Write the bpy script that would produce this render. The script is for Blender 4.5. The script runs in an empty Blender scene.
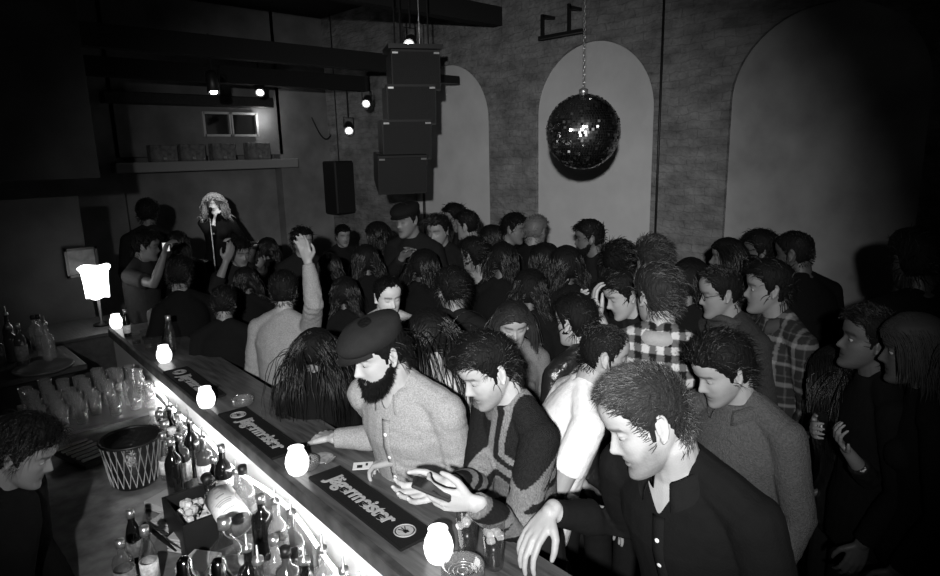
import bpy, bmesh, math, random
import numpy as np
from mathutils import Vector, Matrix, Euler
from mathutils.bvhtree import BVHTree

random.seed(7); RNG = np.random.default_rng(7)
SC = bpy.context.scene
COL = SC.collection
R = math.radians

# ------------------------------------------------------------------ camera
F = 640.0; CX, CY = 470.0, 288.0; H = 2.27
def nrm(v):
    v = np.array(v, float); return v/np.linalg.norm(v)
_up = -nrm([538-CX, -(3300-CY), -F])
_Y = nrm([-159-CX, -(166-CY), -F]); _Y = nrm(_Y - _up*np.dot(_Y, _up))
_X = np.cross(_Y, _up)
RC = np.array([_X, _Y, _up])            # camera axes -> world axes
CP = np.array([0.0, 0.0, H])
cam_d = bpy.data.cameras.new('camera'); cam = bpy.data.objects.new('camera', cam_d); COL.objects.link(cam)
cam_d.sensor_width = 36.0; cam_d.lens = F*36.0/940.0; cam_d.clip_start = 0.05; cam_d.clip_end = 100
M4 = Matrix.Identity(4)
for i in range(3):
    for j in range(3): M4[i][j] = RC[i][j]
M4.translation = Vector(CP)
cam.matrix_world = M4
SC.camera = cam
FWD = RC @ np.array([0, 0, -1.0])
def ray(px, py): return RC @ nrm([px-CX, -(py-CY), -F])
def at_z(px, py, z): d = ray(px, py); return CP + d*(z-H)/d[2]
def at_x(px, py, x): d = ray(px, py); return CP + d*x/d[0]
def at_y(px, py, y): d = ray(px, py); return CP + d*y/d[1]
def at_d(px, py, dep): return CP + (RC @ np.array([(px-CX)/F, -(py-CY)/F, -1.0]))*dep

# ------------------------------------------------------------------ world, flash, exposure
SC.view_settings.view_transform = 'Standard'; SC.view_settings.look = 'None'
SC.view_settings.gamma = 1.0; SC.view_settings.use_curve_mapping = False
SC.view_settings.exposure = 0.0
wd = bpy.data.worlds.new('night'); SC.world = wd; wd.use_nodes = True
wd.node_tree.nodes['Background'].inputs[0].default_value = (1, 1, 1, 1)
wd.node_tree.nodes['Background'].inputs[1].default_value = 0.0003
FL = bpy.data.lights.new('camera_flash', 'SPOT'); flo = bpy.data.objects.new('camera_flash', FL); COL.objects.link(flo)
FL.energy = 960.0; FL.shadow_soft_size = 0.04; FL.spot_size = R(63); FL.spot_blend = 1.0; FL.color = (1, 1, 1)
flp = Vector(CP) + Vector(RC @ np.array([-0.17, 0.13, 0.95])); flo.location = flp
FLASH_AT = Vector(at_d(455, 292, 4.0))
flo.rotation_euler = (FLASH_AT - flp).to_track_quat('-Z', 'Y').to_euler()
# weak ambient fill added over the dance floor, no fixture
HL = bpy.data.lights.new('ambient_fill', 'AREA'); hlo = bpy.data.objects.new('ambient_fill', HL); COL.objects.link(hlo)
HL.shape = 'RECTANGLE'; HL.size = 3.0; HL.size_y = 5.0; HL.energy = 0.35; hlo.location = (3.2, 4.5, 4.0)

# ------------------------------------------------------------------ materials
MATS = {}
def mat(name, v=0.5, rough=0.6, metal=0.0, spec=0.5, emit=0.0, trans=0.0, tone=False, bump=0.0, bscale=60.0, mott=0.0, mscale=4.0, coat=0.0, alpha=1.0, aniso=0.0, stretch=None):
    if name in MATS: return MATS[name]
    m = bpy.data.materials.new(name); m.use_nodes = True; MATS[name] = m
    nt = m.node_tree; N = nt.nodes; L = nt.links; b = N['Principled BSDF']
    b.inputs['Base Color'].default_value = (v, v, v, 1); b.inputs['Roughness'].default_value = rough
    b.inputs['Metallic'].default_value = metal; b.inputs['Specular IOR Level'].default_value = spec
    if emit: b.inputs['Emission Color'].default_value = (1, 1, 1, 1); b.inputs['Emission Strength'].default_value = emit
    if trans: b.inputs['Transmission Weight'].default_value = trans; b.inputs['IOR'].default_value = 1.45
    if coat: b.inputs['Coat Weight'].default_value = coat
    tc = N.new('ShaderNodeTexCoord'); src = tc.outputs['Object']
    if stretch:
        mp = N.new('ShaderNodeMapping'); mp.inputs['Scale'].default_value = stretch; L.new(src, mp.inputs[0]); src = mp.outputs[0]
    cur = None
    if tone:
        a = N.new('ShaderNodeAttribute'); a.attribute_name = 'tone'; cur = a.outputs['Fac']
    if mott:
        n = N.new('ShaderNodeTexNoise'); n.inputs['Scale'].default_value = mscale; n.inputs['Detail'].default_value = 6; L.new(src, n.inputs['Vector'])
        mr = N.new('ShaderNodeMapRange'); L.new(n.outputs['Fac'], mr.inputs[0]); mr.inputs[1].default_value = .3; mr.inputs[2].default_value = .7
        mr.inputs[3].default_value = 1-mott; mr.inputs[4].default_value = 1+mott
        mm = N.new('ShaderNodeMath'); mm.operation = 'MULTIPLY'; L.new(mr.outputs[0], mm.inputs[0])
        if cur: L.new(cur, mm.inputs[1])
        else: mm.inputs[1].default_value = v
        cur = mm.outputs[0]
    if cur:
        L.new(cur, b.inputs['Base Color'])
    if name == 'brick_under_plaster':
        mp = N.new('ShaderNodeMapping'); mp.inputs['Rotation'].default_value = (0, R(-90), R(-90)); L.new(tc.outputs['Object'], mp.inputs[0])
        bk = N.new('ShaderNodeTexBrick'); bk.inputs['Scale'].default_value = 1.0; bk.inputs['Brick Width'].default_value = .20; bk.inputs['Row Height'].default_value = .075; bk.inputs['Mortar Size'].default_value = .008
        bk.inputs['Mortar Smooth'].default_value = 1.0; bk.inputs['Color1'].default_value = (1, 1, 1, 1); bk.inputs['Color2'].default_value = (.86, .86, .86, 1); bk.inputs['Mortar'].default_value = (.74, .74, .74, 1)
        sx = N.new('ShaderNodeSeparateXYZ'); cb = N.new('ShaderNodeCombineXYZ'); L.new(tc.outputs['Object'], sx.inputs[0]); L.new(sx.outputs['Y'], cb.inputs['X']); L.new(sx.outputs['Z'], cb.inputs['Y'])
        n0 = N.new('ShaderNodeTexNoise'); n0.inputs['Scale'].default_value = 5; L.new(tc.outputs['Object'], n0.inputs['Vector'])
        va = N.new('ShaderNodeVectorMath'); va.operation = 'MULTIPLY_ADD'; L.new(n0.outputs['Color'], va.inputs[0]); va.inputs[1].default_value = (.12, .10, .1); L.new(cb.outputs[0], va.inputs[2]); L.new(va.outputs[0], bk.inputs['Vector'])
        m2 = N.new('ShaderNodeMath'); m2.operation = 'MULTIPLY'; L.new(cur, m2.inputs[0]); L.new(bk.outputs['Color'], m2.inputs[1]); L.new(m2.outputs[0], b.inputs['Base Color'])
        nn = N.new('ShaderNodeTexNoise'); nn.inputs['Scale'].default_value = 16; nn.inputs['Detail'].default_value = 6; L.new(src, nn.inputs['Vector'])
        ad = N.new('ShaderNodeMath'); ad.operation = 'MULTIPLY_ADD'; L.new(nn.outputs['Fac'], ad.inputs[0]); ad.inputs[1].default_value = 2.6; L.new(bk.outputs['Color'], ad.inputs[2])
        bp = N.new('ShaderNodeBump'); bp.inputs['Strength'].default_value = .9; bp.inputs['Distance'].default_value = 0.012; L.new(ad.outputs[0], bp.inputs['Height']); L.new(bp.outputs[0], b.inputs['Normal']); return m
    if bump:
        n = N.new('ShaderNodeTexNoise'); n.inputs['Scale'].default_value = bscale; n.inputs['Detail'].default_value = 5; L.new(src, n.inputs['Vector'])
        bp = N.new('ShaderNodeBump'); bp.inputs['Strength'].default_value = bump; bp.inputs['Distance'].default_value = 0.01
        L.new(n.outputs['Fac'], bp.inputs['Height']); L.new(bp.outputs[0], b.inputs['Normal'])
    return m
def thin_glass(name, tint=.96, rough=.03, base=.10, edge=.75, frost=0.0):
    m = bpy.data.materials.new(name); m.use_nodes = True; MATS[name] = m; nt = m.node_tree; N = nt.nodes; L = nt.links; N.remove(N['Principled BSDF']); out = [q for q in N if q.type == 'OUTPUT_MATERIAL'][0]
    t = N.new('ShaderNodeBsdfTransparent'); t.inputs[0].default_value = (tint,)*3+(1,); g = N.new('ShaderNodeBsdfGlossy'); g.inputs['Roughness'].default_value = rough
    lw = N.new('ShaderNodeLayerWeight'); lw.inputs[0].default_value = .35; mr = N.new('ShaderNodeMapRange'); L.new(lw.outputs['Facing'], mr.inputs[0]); mr.inputs[3].default_value = base; mr.inputs[4].default_value = edge
    mx = N.new('ShaderNodeMixShader'); L.new(mr.outputs[0], mx.inputs[0]); L.new(t.outputs[0], mx.inputs[1]); L.new(g.outputs[0], mx.inputs[2]); last = mx
    if frost:
        d = N.new('ShaderNodeBsdfDiffuse'); d.inputs[0].default_value = (.8, .8, .8, 1); m2 = N.new('ShaderNodeMixShader'); m2.inputs[0].default_value = frost; L.new(mx.outputs[0], m2.inputs[1]); L.new(d.outputs[0], m2.inputs[2]); last = m2
    L.new(last.outputs[0], out.inputs[0]); return m
SKIN = mat('skin', tone=True, rough=.5, spec=.4, bump=.12, bscale=220, mott=.06, mscale=25)
CLOTH = mat('cloth', tone=True, rough=.95, spec=.1, bump=.25, bscale=160, mott=.08, mscale=40)
SPECK = mat('speckled_cloth', tone=True, rough=.95, spec=.1, bump=.4, bscale=300, mott=.30, mscale=230)
WOOL = mat('wool_knit', tone=True, rough=1.0, spec=.05, bump=.9, bscale=260, mott=.25, mscale=150)
GLOSSY = mat('glossy_jacket', v=.012, rough=.32, spec=.6, bump=.9, bscale=28)
HAIRD = mat('dark_hair', v=.005, rough=.7, spec=.12, bump=.8, bscale=90, stretch=(1, 1, .35))
HAIRM = mat('brown_hair', v=.012, rough=.65, spec=.2, bump=.8, bscale=90, stretch=(1, 1, .35))
HAIRL = mat('fair_hair', v=.26, rough=.5, spec=.35, bump=.8, bscale=90, stretch=(1, 1, .35))
EYE = mat('eye_white', v=.32, rough=.3, spec=.3); IRIS = mat('iris', v=.02, rough=.1)
STRAND = {'dark_hair': mat('dark_strands', v=.006, rough=.36, spec=.38), 'brown_hair': mat('brown_strands', v=.028, rough=.36, spec=.55)}

# ------------------------------------------------------------------ mesh helpers
class MB:
    def __init__(s): s.v = []; s.f = []; s.n = 0
    def add(s, v, f):
        v = np.asarray(v, float).reshape(-1, 3); s.v.append(v); o = s.n; s.f += [tuple(i+o for i in q) for q in f]; s.n += len(v); return s
    def verts(s): return np.vstack(s.v) if s.v else np.zeros((0, 3))
    def merge(s, o, M=None):
        v = o.verts()
        if M is not None:
            M = np.array(M); v = v @ M[:3, :3].T + M[:3, 3]
        return s.add(v, o.f)
    def rings(s, rings, close_u=True, cap=True):
        """rings: list of (n,3) arrays joined into a tube"""
        n = len(rings[0]); V = np.vstack(rings); f = []
        for i in range(len(rings)-1):
            for j in range(n if close_u else n-1):
                k = (j+1) % n
                f.append((i*n+j, i*n+k, (i+1)*n+k, (i+1)*n+j))
        if cap and close_u:
            f.append(tuple(range(n))[::-1]); f.append(tuple((len(rings)-1)*n+j for j in range(n)))
        return s.add(V, f)
    def tube(s, pts, rad, n=12, side=None, round_ends=True, twist0=0.0):
        pts = [np.array(p, float) for p in pts]; rad = [(r, r) if np.isscalar(r) else r for r in rad]
        m = len(pts); T = []
        for i in range(m):
            a = pts[max(i-1, 0)]; b = pts[min(i+1, m-1)]; T.append(nrm(b-a))
        P, Q, TT = list(pts), list(rad), list(T)
        if round_ends:
            P, Q, TT = [], [], []
            r0 = min(rad[0]); r1 = min(rad[-1])
            for a in (80, 55, 28): P.append(pts[0]-T[0]*r0*math.sin(R(a))); c = math.cos(R(a)); Q.append((rad[0][0]*c, rad[0][1]*c)); TT.append(T[0])
            P += pts; Q += rad; TT += T
            for a in (28, 55, 80): P.append(pts[-1]+T[-1]*r1*math.sin(R(a))); c = math.cos(R(a)); Q.append((rad[-1][0]*c, rad[-1][1]*c)); TT.append(T[-1])
        u = np.array(side, float) if side is not None else (np.array([1., 0, 0]) if abs(T[0][0]) < .8 else np.array([0, 1., 0]))
        rs = []
        ang = np.linspace(0, 2*np.pi, n, endpoint=False)+twist0
        for p, q, t in zip(P, Q, TT):
            u = u - t*np.dot(u, t); u = u/max(np.linalg.norm(u), 1e-9); w = np.cross(t, u)
            rs.append(p + np.outer(np.cos(ang)*q[0], u) + np.outer(np.sin(ang)*q[1], w))
        return s.rings(rs)
    def ball(s, c, r, M=None, nu=14, nv=9):
        r = (r, r, r) if np.isscalar(r) else r
        rs = []; a = np.linspace(0, 2*np.pi, nu, endpoint=False)
        for t in np.linspace(-.5+.5/nv/1.5, .5-.5/nv/1.5, nv)*np.pi:
            rs.append(np.stack([np.cos(a)*math.cos(t)*r[0], np.sin(a)*math.cos(t)*r[1], np.full(nu, math.sin(t)*r[2])], 1))
        rs = [(q @ np.array(M)[:3, :3].T if M is not None else q) + np.array(c) for q in rs]
        return s.rings(rs)
    def box(s, c, d, M=None, bev=0.0):
        c = np.array(c, float); h = np.array(d, float)/2
        if bev <= 0:
            v = np.array([[x, y, z] for x in (-1, 1) for y in (-1, 1) for z in (-1, 1)])*h
            f = [(0, 1, 3, 2), (4, 6, 7, 5), (0, 4, 5, 1), (2, 3, 7, 6), (0, 2, 6, 4), (1, 5, 7, 3)]
        else:
            b = min(bev, min(h)*.9); v = []; f = []
            for sx in (-1, 1):
                for sy in (-1, 1):
                    for sz in (-1, 1):
                        S = np.array([sx, sy, sz])
                        for ax in range(3):
                            q = S*(h-b); q[ax] = S[ax]*h[ax]; v.append(q)
            v = np.array(v); bm = bmesh.new()
            for q in v: bm.verts.new(q)
            r = bmesh.ops.convex_hull(bm, input=bm.verts[:]); bm.verts.index_update()
            v = np.array([list(q.co) for q in bm.verts]); f = [tuple(q.index for q in fc.verts) for fc in bm.faces]; bm.free()
        if M is not None: v = v @ np.array(M)[:3, :3].T
        return s.add(v+c, f)
    def lathe(s, prof, c=(0, 0, 0), n=20, M=None, cap=True, arc=None):
        a = np.linspace(0, 2*np.pi, n, endpoint=False); rs = []
        for r, z in prof: rs.append(np.stack([np.cos(a)*r, np.sin(a)*r, np.full(n, float(z))], 1))
        rs = [(q @ np.array(M)[:3, :3].T if M is not None else q) + np.array(c) for q in rs]
        return s.rings(rs, cap=cap)

def link(name, me, m=None, parent=None, loc=None, rz=None):
    o = bpy.data.objects.new(name, me); COL.objects.link(o)
    if m is not None:
        for x in (m if isinstance(m, (list, tuple)) else [m]): me.materials.append(x)
    if parent is not None: o.parent = parent
    if loc is not None: o.location = Vector([float(q) for q in loc])
    if rz is not None: o.rotation_euler = (0, 0, rz)
    return o
def mesh_of(mb, name='m', smooth=True, tone=None):
    me = bpy.data.meshes.new(name); me.from_pydata(mb.verts().tolist(), [], mb.f); me.update()
    if smooth: me.polygons.foreach_set('use_smooth', [True]*len(me.polygons))
    if tone is not None: set_tone(me, tone)
    return me
def set_tone(me, t):
    a = me.attributes.new('tone', 'FLOAT', 'POINT')
    n = len(me.vertices); t = np.full(n, float(t)) if np.isscalar(t) else np.asarray(t, float)
    a.data.foreach_set('value', t.astype(np.float32))
def vco(me):
    v = np.empty(len(me.vertices)*3, np.float32); me.vertices.foreach_get('co', v); return v.reshape(-1, 3).astype(float)
def vno(me):
    v = np.empty(len(me.vertices)*3, np.float32); me.vertices.foreach_get('normal', v); return v.reshape(-1, 3).astype(float)
def put(me, v): me.vertices.foreach_set('co', v.astype(np.float32).ravel()); me.update()
def obj(name, mb, m, parent=None, smooth=False, loc=None, rz=None, tone=None):
    return link(name, mesh_of(mb, name, smooth, tone), m, parent, loc, rz)
def tag(o, label=None, cat=None, group=None, kind=None):
    if label: o['label'] = label
    if cat: o['category'] = cat
    if group: o['group'] = group
    if kind: o['kind'] = kind
    return o
def struct(name, mb, m, smooth=False): return tag(obj(name, mb, m, None, smooth), kind='structure')
def empty(name, loc=(0, 0, 0), rz=0.0):
    o = bpy.data.objects.new(name, None); COL.objects.link(o); o.location = Vector([float(q) for q in loc]); o.rotation_euler = (0, 0, rz); o.empty_display_size = .05; return o
def copy_tree(o, parent=None, loc=None, rz=None):
    c = o.copy(); COL.objects.link(c); c.parent = parent
    if loc is not None: c.location = Vector([float(q) for q in loc])
    if rz is not None: c.rotation_euler = (c.rotation_euler[0], c.rotation_euler[1], rz)
    for ch in list(o.children): copy_tree(ch, c)
    return c
def remesh(mb, vox, smooth=2, fac=.5):
    me = bpy.data.meshes.new('t'); me.from_pydata(mb.verts().tolist(), [], mb.f); me.update()
    bm = bmesh.new(); bm.from_mesh(me); bmesh.ops.recalc_face_normals(bm, faces=bm.faces); bm.to_mesh(me); bm.free()
    o = bpy.data.objects.new('t', me); COL.objects.link(o)
    r = o.modifiers.new('r', 'REMESH'); r.mode = 'VOXEL'; r.voxel_size = vox; r.use_smooth_shade = True
    if smooth:
        q = o.modifiers.new('s', 'SMOOTH'); q.iterations = smooth; q.factor = fac
    dg = bpy.context.evaluated_depsgraph_get()
    out = bpy.data.meshes.new_from_object(o.evaluated_get(dg)); bpy.data.objects.remove(o); bpy.data.meshes.remove(me)
    out.polygons.foreach_set('use_smooth', [True]*len(out.polygons))
    return out
def wob(v, k, seed=0):
    """smooth pseudo noise in -1..1"""
    g = np.random.default_rng(seed); s = 0
    for i in range(5):
        d = nrm(g.normal(size=3))*k*(1+.5*g.random()); s = s+np.sin(v@d+g.random()*6.28+1.2*np.sin(v@(nrm(g.normal(size=3))*k*.7)+g.random()*6))
    return s/5

def rot(ax, d): return np.array(Matrix.Rotation(R(d), 3, ax))
# ------------------------------------------------------------------ head
ZT = [-.120, -.114, -.104, -.088, -.075, -.05, -.03, -.01, .01, .03, .05, .07, .09, .105, .115, .121]
WT = [.008, .024, .036, .049, .056, .0655, .069, .0715, .073, .0745, .0755, .074, .066, .051, .033, .006]
FT = [.070, .083, .090, .088, .084, .083, .084, .082, .080, .088, .091, .088, .074, .055, .034, .006]
BT = [.030, .018, .000, -.020, -.035, -.058, -.078, -.09, -.097, -.100, -.100, -.094, -.078, -.058, -.034, -.006]
CT = [.050, .045, .040, .030, .020, .008, 0, -.005, -.01, -.01, -.01, -.008, -.005, 0, 0, 0]
def g_(x, s): return np.exp(-.5*(x/s)**2)
def head_pt(a, z, face=True, jaw=1.0, chin=0.0):
    """a: azimuth, 0 = forward, + to the person's right; head frame: y forward, z up"""
    a = np.asarray(a, float); z = np.asarray(z, float)
    w = np.interp(z, ZT, WT); f = np.interp(z, ZT, FT); b = np.interp(z, ZT, BT); c = np.interp(z, ZT, CT)
    w = w*np.where(z < -.02, jaw, 1)
    sa, ca = np.sin(a), np.cos(a)
    x = w*np.sign(sa)*np.abs(sa)**.9
    y = np.where(ca > 0, c+(f-c)*np.abs(ca)**.85, c+(c-b)*ca)
    if face:
        fr = np.clip(ca*2, 0, 1)
        zz = z
        nw = np.interp(z, [-.045, -.028, .012], [.017, .014, .008])
        na = np.interp(z, [-.048, -.042, -.037, -.031, -.025, -.018, .0, .014, .03], [0, .009, .020, .0255, .0255, .021, .011, .004, 0])
        y = y+fr*na*g_(x, nw*.55)
        y = y+fr*.006*g_(np.abs(x)-.015, .006)*g_(z+.034, .007)                 # nostril wings
        y = y-fr*.011*g_(np.abs(x)-.032, .0135)*g_(z-.008, .010)               # sockets
        y = y+fr*.0055*g_(np.abs(x)-.03, .018)*g_(z-.027, .006)                # brow
        y = y+fr*.004*g_(np.abs(x)-.045, .014)*g_(z+.018, .013)                # cheekbones
        lx = g_(x, .017)
        y = y+fr*lx*(.0065*g_(z+.055, .0045)+.0065*g_(z+.070, .005)-.005*g_(z+.0625, .0022)-.003*g_(z+.080, .005))
        y = y+fr*.005*g_(x, .016)*g_(z+.102, .012)
    return np.stack([x, y, z], -1)
_Z = np.interp(np.linspace(0, 1, 64), [0, .08, .2, .85, .95, 1], [-.120, -.112, -.095, .085, .112, .121])
def head_mb(mb, jaw=1.0):
    n = 72; t = np.linspace(0, 2*np.pi, n, endpoint=False); a = t-.35*np.sin(t)   # denser in front
    mb.rings([head_pt(a, np.full(n, z), jaw=jaw) for z in _Z])
    for sx in (-1, 1):
        # ear: plate and helix
        cy, cz = -.012, -.006
        E = Matrix.Rotation(sx*R(-24), 3, 'Z')
        mb.ball((sx*.077, cy, cz), (.0045, .016, .027), E, 10, 7)
        P = []
        for k in np.linspace(-140, 130, 13):
            yy = -math.sin(R(k*1.0))*.0; 
            P.append((sx*(.0835+.004*math.cos(R(k))*-1), cy-.0165*math.cos(R(k*.8-20))*1.0, cz+.004+.029*math.sin(R(k*.75+8))))
        mb.tube(P, [.0035]+[.0042]*11+[.005], 6)
        mb.ball((sx*.078, cy+.009, cz-.024), (.005, .007, .009), None, 8, 6)
        mb.ball((sx*.074, cy+.0, cz-.0), (.008, .012, .018), None, 8, 6)
        # eyelids
        mb.ball((sx*.031, .0645, .0105), (.0150, .0140, .0095), None, 12, 8)
    return mb

def hairline(a, kind):
    d = np.degrees(np.abs((np.asarray(a)+np.pi) % (2*np.pi)-np.pi))
    if kind == 'f': return np.interp(d, [0, 45, 70, 95, 120, 180], [.066, .06, .01, -.03, -.07, -.09])
    if kind == 'm2': return np.interp(d, [0, 30, 50, 68, 84, 96, 115, 140, 180], [.092, .098, .074, .028, -.028, .018, -.025, -.06, -.07])
    return np.interp(d, [0, 40, 58, 70, 84, 96, 112, 140, 180], [.072, .072, .060, .025, -.028, .018, -.03, -.065, -.075])
def hair(parent, mH, style, m, dens=1.0, seed=1, s=1.0, torso=None, line='m', thick=.012, length=.03, seg=4, lift=.5, comb=(0, 1, 0), width=.0011, part=None, name='hair', curl=0.0, shell=True, zmax=None):
    """scalp shell + strands. mH: 4x4 head frame -> body local"""
    g = np.random.default_rng(seed); mb = MB(); A = np.array(mH)
    if shell:
        n = 48; a = np.linspace(0, 2*np.pi, n, endpoint=False)
        zs = np.interp(np.linspace(0, 1, 34), [0, .6, .9, 1], [-.11, .06, .112, .1212])
        rs = []
        for z in zs:
            p = head_pt(a, np.full(n, z), face=False)
            hl = hairline(a, line)+.008*wob(p, 90, seed)
            t = (.003+(thick-.003)*np.clip((z-hl)/.05, 0, 1)**.8)*(z >= hl)*(1+.25*wob(p, 55, seed+1))-.006*(z < hl)
            c = np.array([0, -.005, .01]); d = p-c; d = d/np.linalg.norm(d, axis=1)[:, None]
            rs.append(p+d*t[:, None])
        mb.rings(rs)
    N = int({'short': 1900, 'medium': 2000, 'long': 1900, 'crop': 2200}[style]*dens)
    aa = g.uniform(-np.pi, np.pi, N*3); u = g.random(N*3); zz = np.interp(u, [0, .50, .68, .82, .92, 1], [-.09, .06, .092, .110, .118, .1209])
    ok = zz > hairline(aa, line)+.004*g.normal(size=N*3); aa, zz = aa[ok][:N], zz[ok][:N]; N = len(aa)
    p = head_pt(aa, zz, face=False); c = np.array([0, -.005, .0]); nn = p-c; nn /= np.linalg.norm(nn, axis=1)[:, None]
    p = p+nn*(thick*.8)
    cb = np.tile(nrm(comb), (N, 1)).astype(float)
    if part is not None:
        cb[:, 0] += np.sign(p[:, 0]-part)*1.0
    L = length*(.7+.6*g.random(N)); st = (L/seg)[:, None]
    Rt = A[:3, :3]; down_h = Rt.T @ np.array([0, 0, -1.0])
    P = [p.copy()]; q = p.copy(); vel = nn*lift+cb-(nn*np.sum(cb*nn, 1)[:, None])+(.10 if style == 'long' else .28)*g.normal(size=(N, 3))
    vel /= np.linalg.norm(vel, axis=1)[:, None]
    grav = {'short': .05, 'crop': 0, 'medium': .35, 'long': .55}[style]
    ph = g.random(N)*6.28
    for k in range(seg):
        vel = vel+grav*down_h
        if curl: vel = vel+curl*np.stack([np.cos(ph+k*1.3), np.sin(ph+k*1.3), 0*ph], 1)
        vel /= np.linalg.norm(vel, axis=1)[:, None]
        q = q+vel*st
        # stay outside the skull
        e = np.array([.078, .098, .118])+thick*.7; dd = (q-np.array([0, -.005, .0]))/e; r = np.linalg.norm(dd, axis=1)
        inside = (r < 1)
        q = np.where(inside[:, None], np.array([0, -.005, 0])+dd/np.maximum(r, .05)[:, None]*e, q)
        if style == 'long':
            # do not cover the face
            fr = (q[:, 1] > .02) & (q[:, 2] < .05); q[fr, 0] = np.where(np.abs(q[fr, 0]) < .075, np.sign(q[fr, 0]+1e-6)*.078, q[fr, 0]); q[fr, 1] = np.minimum(q[fr, 1], .06)
            if torso is not None:
                wq = q @ Rt.T*s + A[:3, 3]
                for (tc, tr) in torso:
                    d2 = (wq-tc)/tr; r2 = np.linalg.norm(d2, axis=1); ins = r2 < 1
                    wq[ins] = tc+(d2[ins]/r2[ins][:, None])*tr
                q = (wq-A[:3, 3]) @ Rt/s
        P.append(q.copy())
    # three-sided tapered strands
    V = []; Fc = []; o = 0
    W = width*(.7+.6*g.random(N))
    if style == 'long': W *= 1.6
    rnd = g.normal(size=(N, 3))
    for k in range(seg+1):
        t = (P[min(k+1, seg)]-P[max(k-1, 0)]); t /= np.maximum(np.linalg.norm(t, axis=1), 1e-6)[:, None]
        u1 = rnd-t*np.sum(rnd*t, 1)[:, None]; u1 /= np.linalg.norm(u1, axis=1)[:, None]; u2 = np.cross(t, u1)
        w = (W*(1-.85*(k/seg)**2))[:, None]
        for j in range(3):
            an = j*2.094; V.append(P[k]+w*(math.cos(an)*u1+math.sin(an)*u2))
    if style != 'long':      # keep ears and eyes clear
        keep = np.ones(N, bool)
        for q in P[1:]:
            for sx in (-1, 1): keep &= np.linalg.norm((q-np.array([sx*.082, -.008, -.002]))/np.array([.022, .026, .036]), axis=1) > 1
            keep &= ~((q[:, 1] > .055) & (q[:, 2] < (.05 if style == 'medium' else .062)))
        if zmax is not None: keep &= p[:, 2] < zmax
    else: keep = np.ones(N, bool)
    V = np.stack(V, 1)[keep]; N = len(V)      # N, (seg+1)*3, 3
    base = np.arange(N)*(seg+1)*3
    qs = []
    for k in range(seg):
        for j in range(3):
            qs.append(np.stack([base+k*3+j, base+k*3+(j+1) % 3, base+(k+1)*3+(j+1) % 3, base+(k+1)*3+j], 1))
    qs = np.vstack(qs)
    nshell = len(mb.f)
    mb.add(V.reshape(-1, 3), [tuple(r) for r in qs.tolist()])
    v = mb.verts()*s @ Rt.T + A[:3, 3]
    out = MB(); out.add(v, mb.f)
    o = obj(name, out, m, parent, smooth=True)
    if m.name in STRAND:
        o.data.materials.append(STRAND[m.name]); o.data.polygons.foreach_set('material_index', [0]*nshell+[1]*(len(out.f)-nshell))
    return o

def beard(parent, mH, m, s, seed=3, length=.02, full=True, dens=1.0):
    g = np.random.default_rng(seed); N = int(900*dens)
    a = g.uniform(-1.75, 1.75, N*3); z = g.uniform(-.122, .0, N*3)
    top = np.interp(np.abs(a), [0, .25, .6, 1.2, 1.6, 1.75], [-.044, -.046, -.060, -.055, -.01, .0]); lips = (np.abs(a) < .3) & (z > -.076) & (z < -.054)
    ok = (z < top) & ~lips; a, z = a[ok][:N], z[ok][:N]; N = len(a)
    p = head_pt(a, z); nn = p-np.array([0, .01, -.05]); nn /= np.linalg.norm(nn, axis=1)[:, None]
    L = length*(.6+.7*g.random(N))*np.interp(z, [-.12, -.06, 0], [1.3, .9, .5]); seg = 3
    vel = nn+np.array([0, .2, -.9])+.3*g.normal(size=(N, 3)); vel /= np.linalg.norm(vel, axis=1)[:, None]
    mb = MB(); u1 = nrm(g.normal(size=3)); V = []
    for k in range(seg+1):
        q = p+vel*(L*k/seg)[:, None]; u = np.cross(vel, u1); u /= np.maximum(np.linalg.norm(u, axis=1), 1e-5)[:, None]; w2 = np.cross(vel, u); w = .0016*(1-.8*k/seg)
        for j in range(3): V.append(q+w*(math.cos(j*2.094)*u+math.sin(j*2.094)*w2))
    V = np.stack(V, 1); base = np.arange(N)*(seg+1)*3; qs = []
    for k in range(seg):
        for j in range(3): qs.append(np.stack([base+k*3+j, base+k*3+(j+1) % 3, base+(k+1)*3+(j+1) % 3, base+(k+1)*3+j], 1))
    mb.add(V.reshape(-1, 3), [tuple(r) for r in np.vstack(qs).tolist()])
    # dark mass under the strands
    n = 40
    if full:
        aa = np.linspace(-1.7, 1.7, n)
        rs = []
        for zz in np.linspace(-.118, -.005, 20):
            tp = np.interp(np.abs(aa), [0, .25, .6, 1.2, 1.6, 1.75], [-.078, -.078, -.062, -.056, -.012, .0])
            q = head_pt(aa, np.full(n, zz)); d = q-np.array([0, .01, -.05]); d /= np.linalg.norm(d, axis=1)[:, None]
            rs.append(q+d*np.where(zz < tp, .006, -.012)[:, None])
        mb.rings(rs, close_u=False)
    A = np.array(mH); out = MB(); out.add(mb.verts()*s @ A[:3, :3].T + A[:3, 3], mb.f)
    return obj('beard', out, m, parent, smooth=True)

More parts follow.
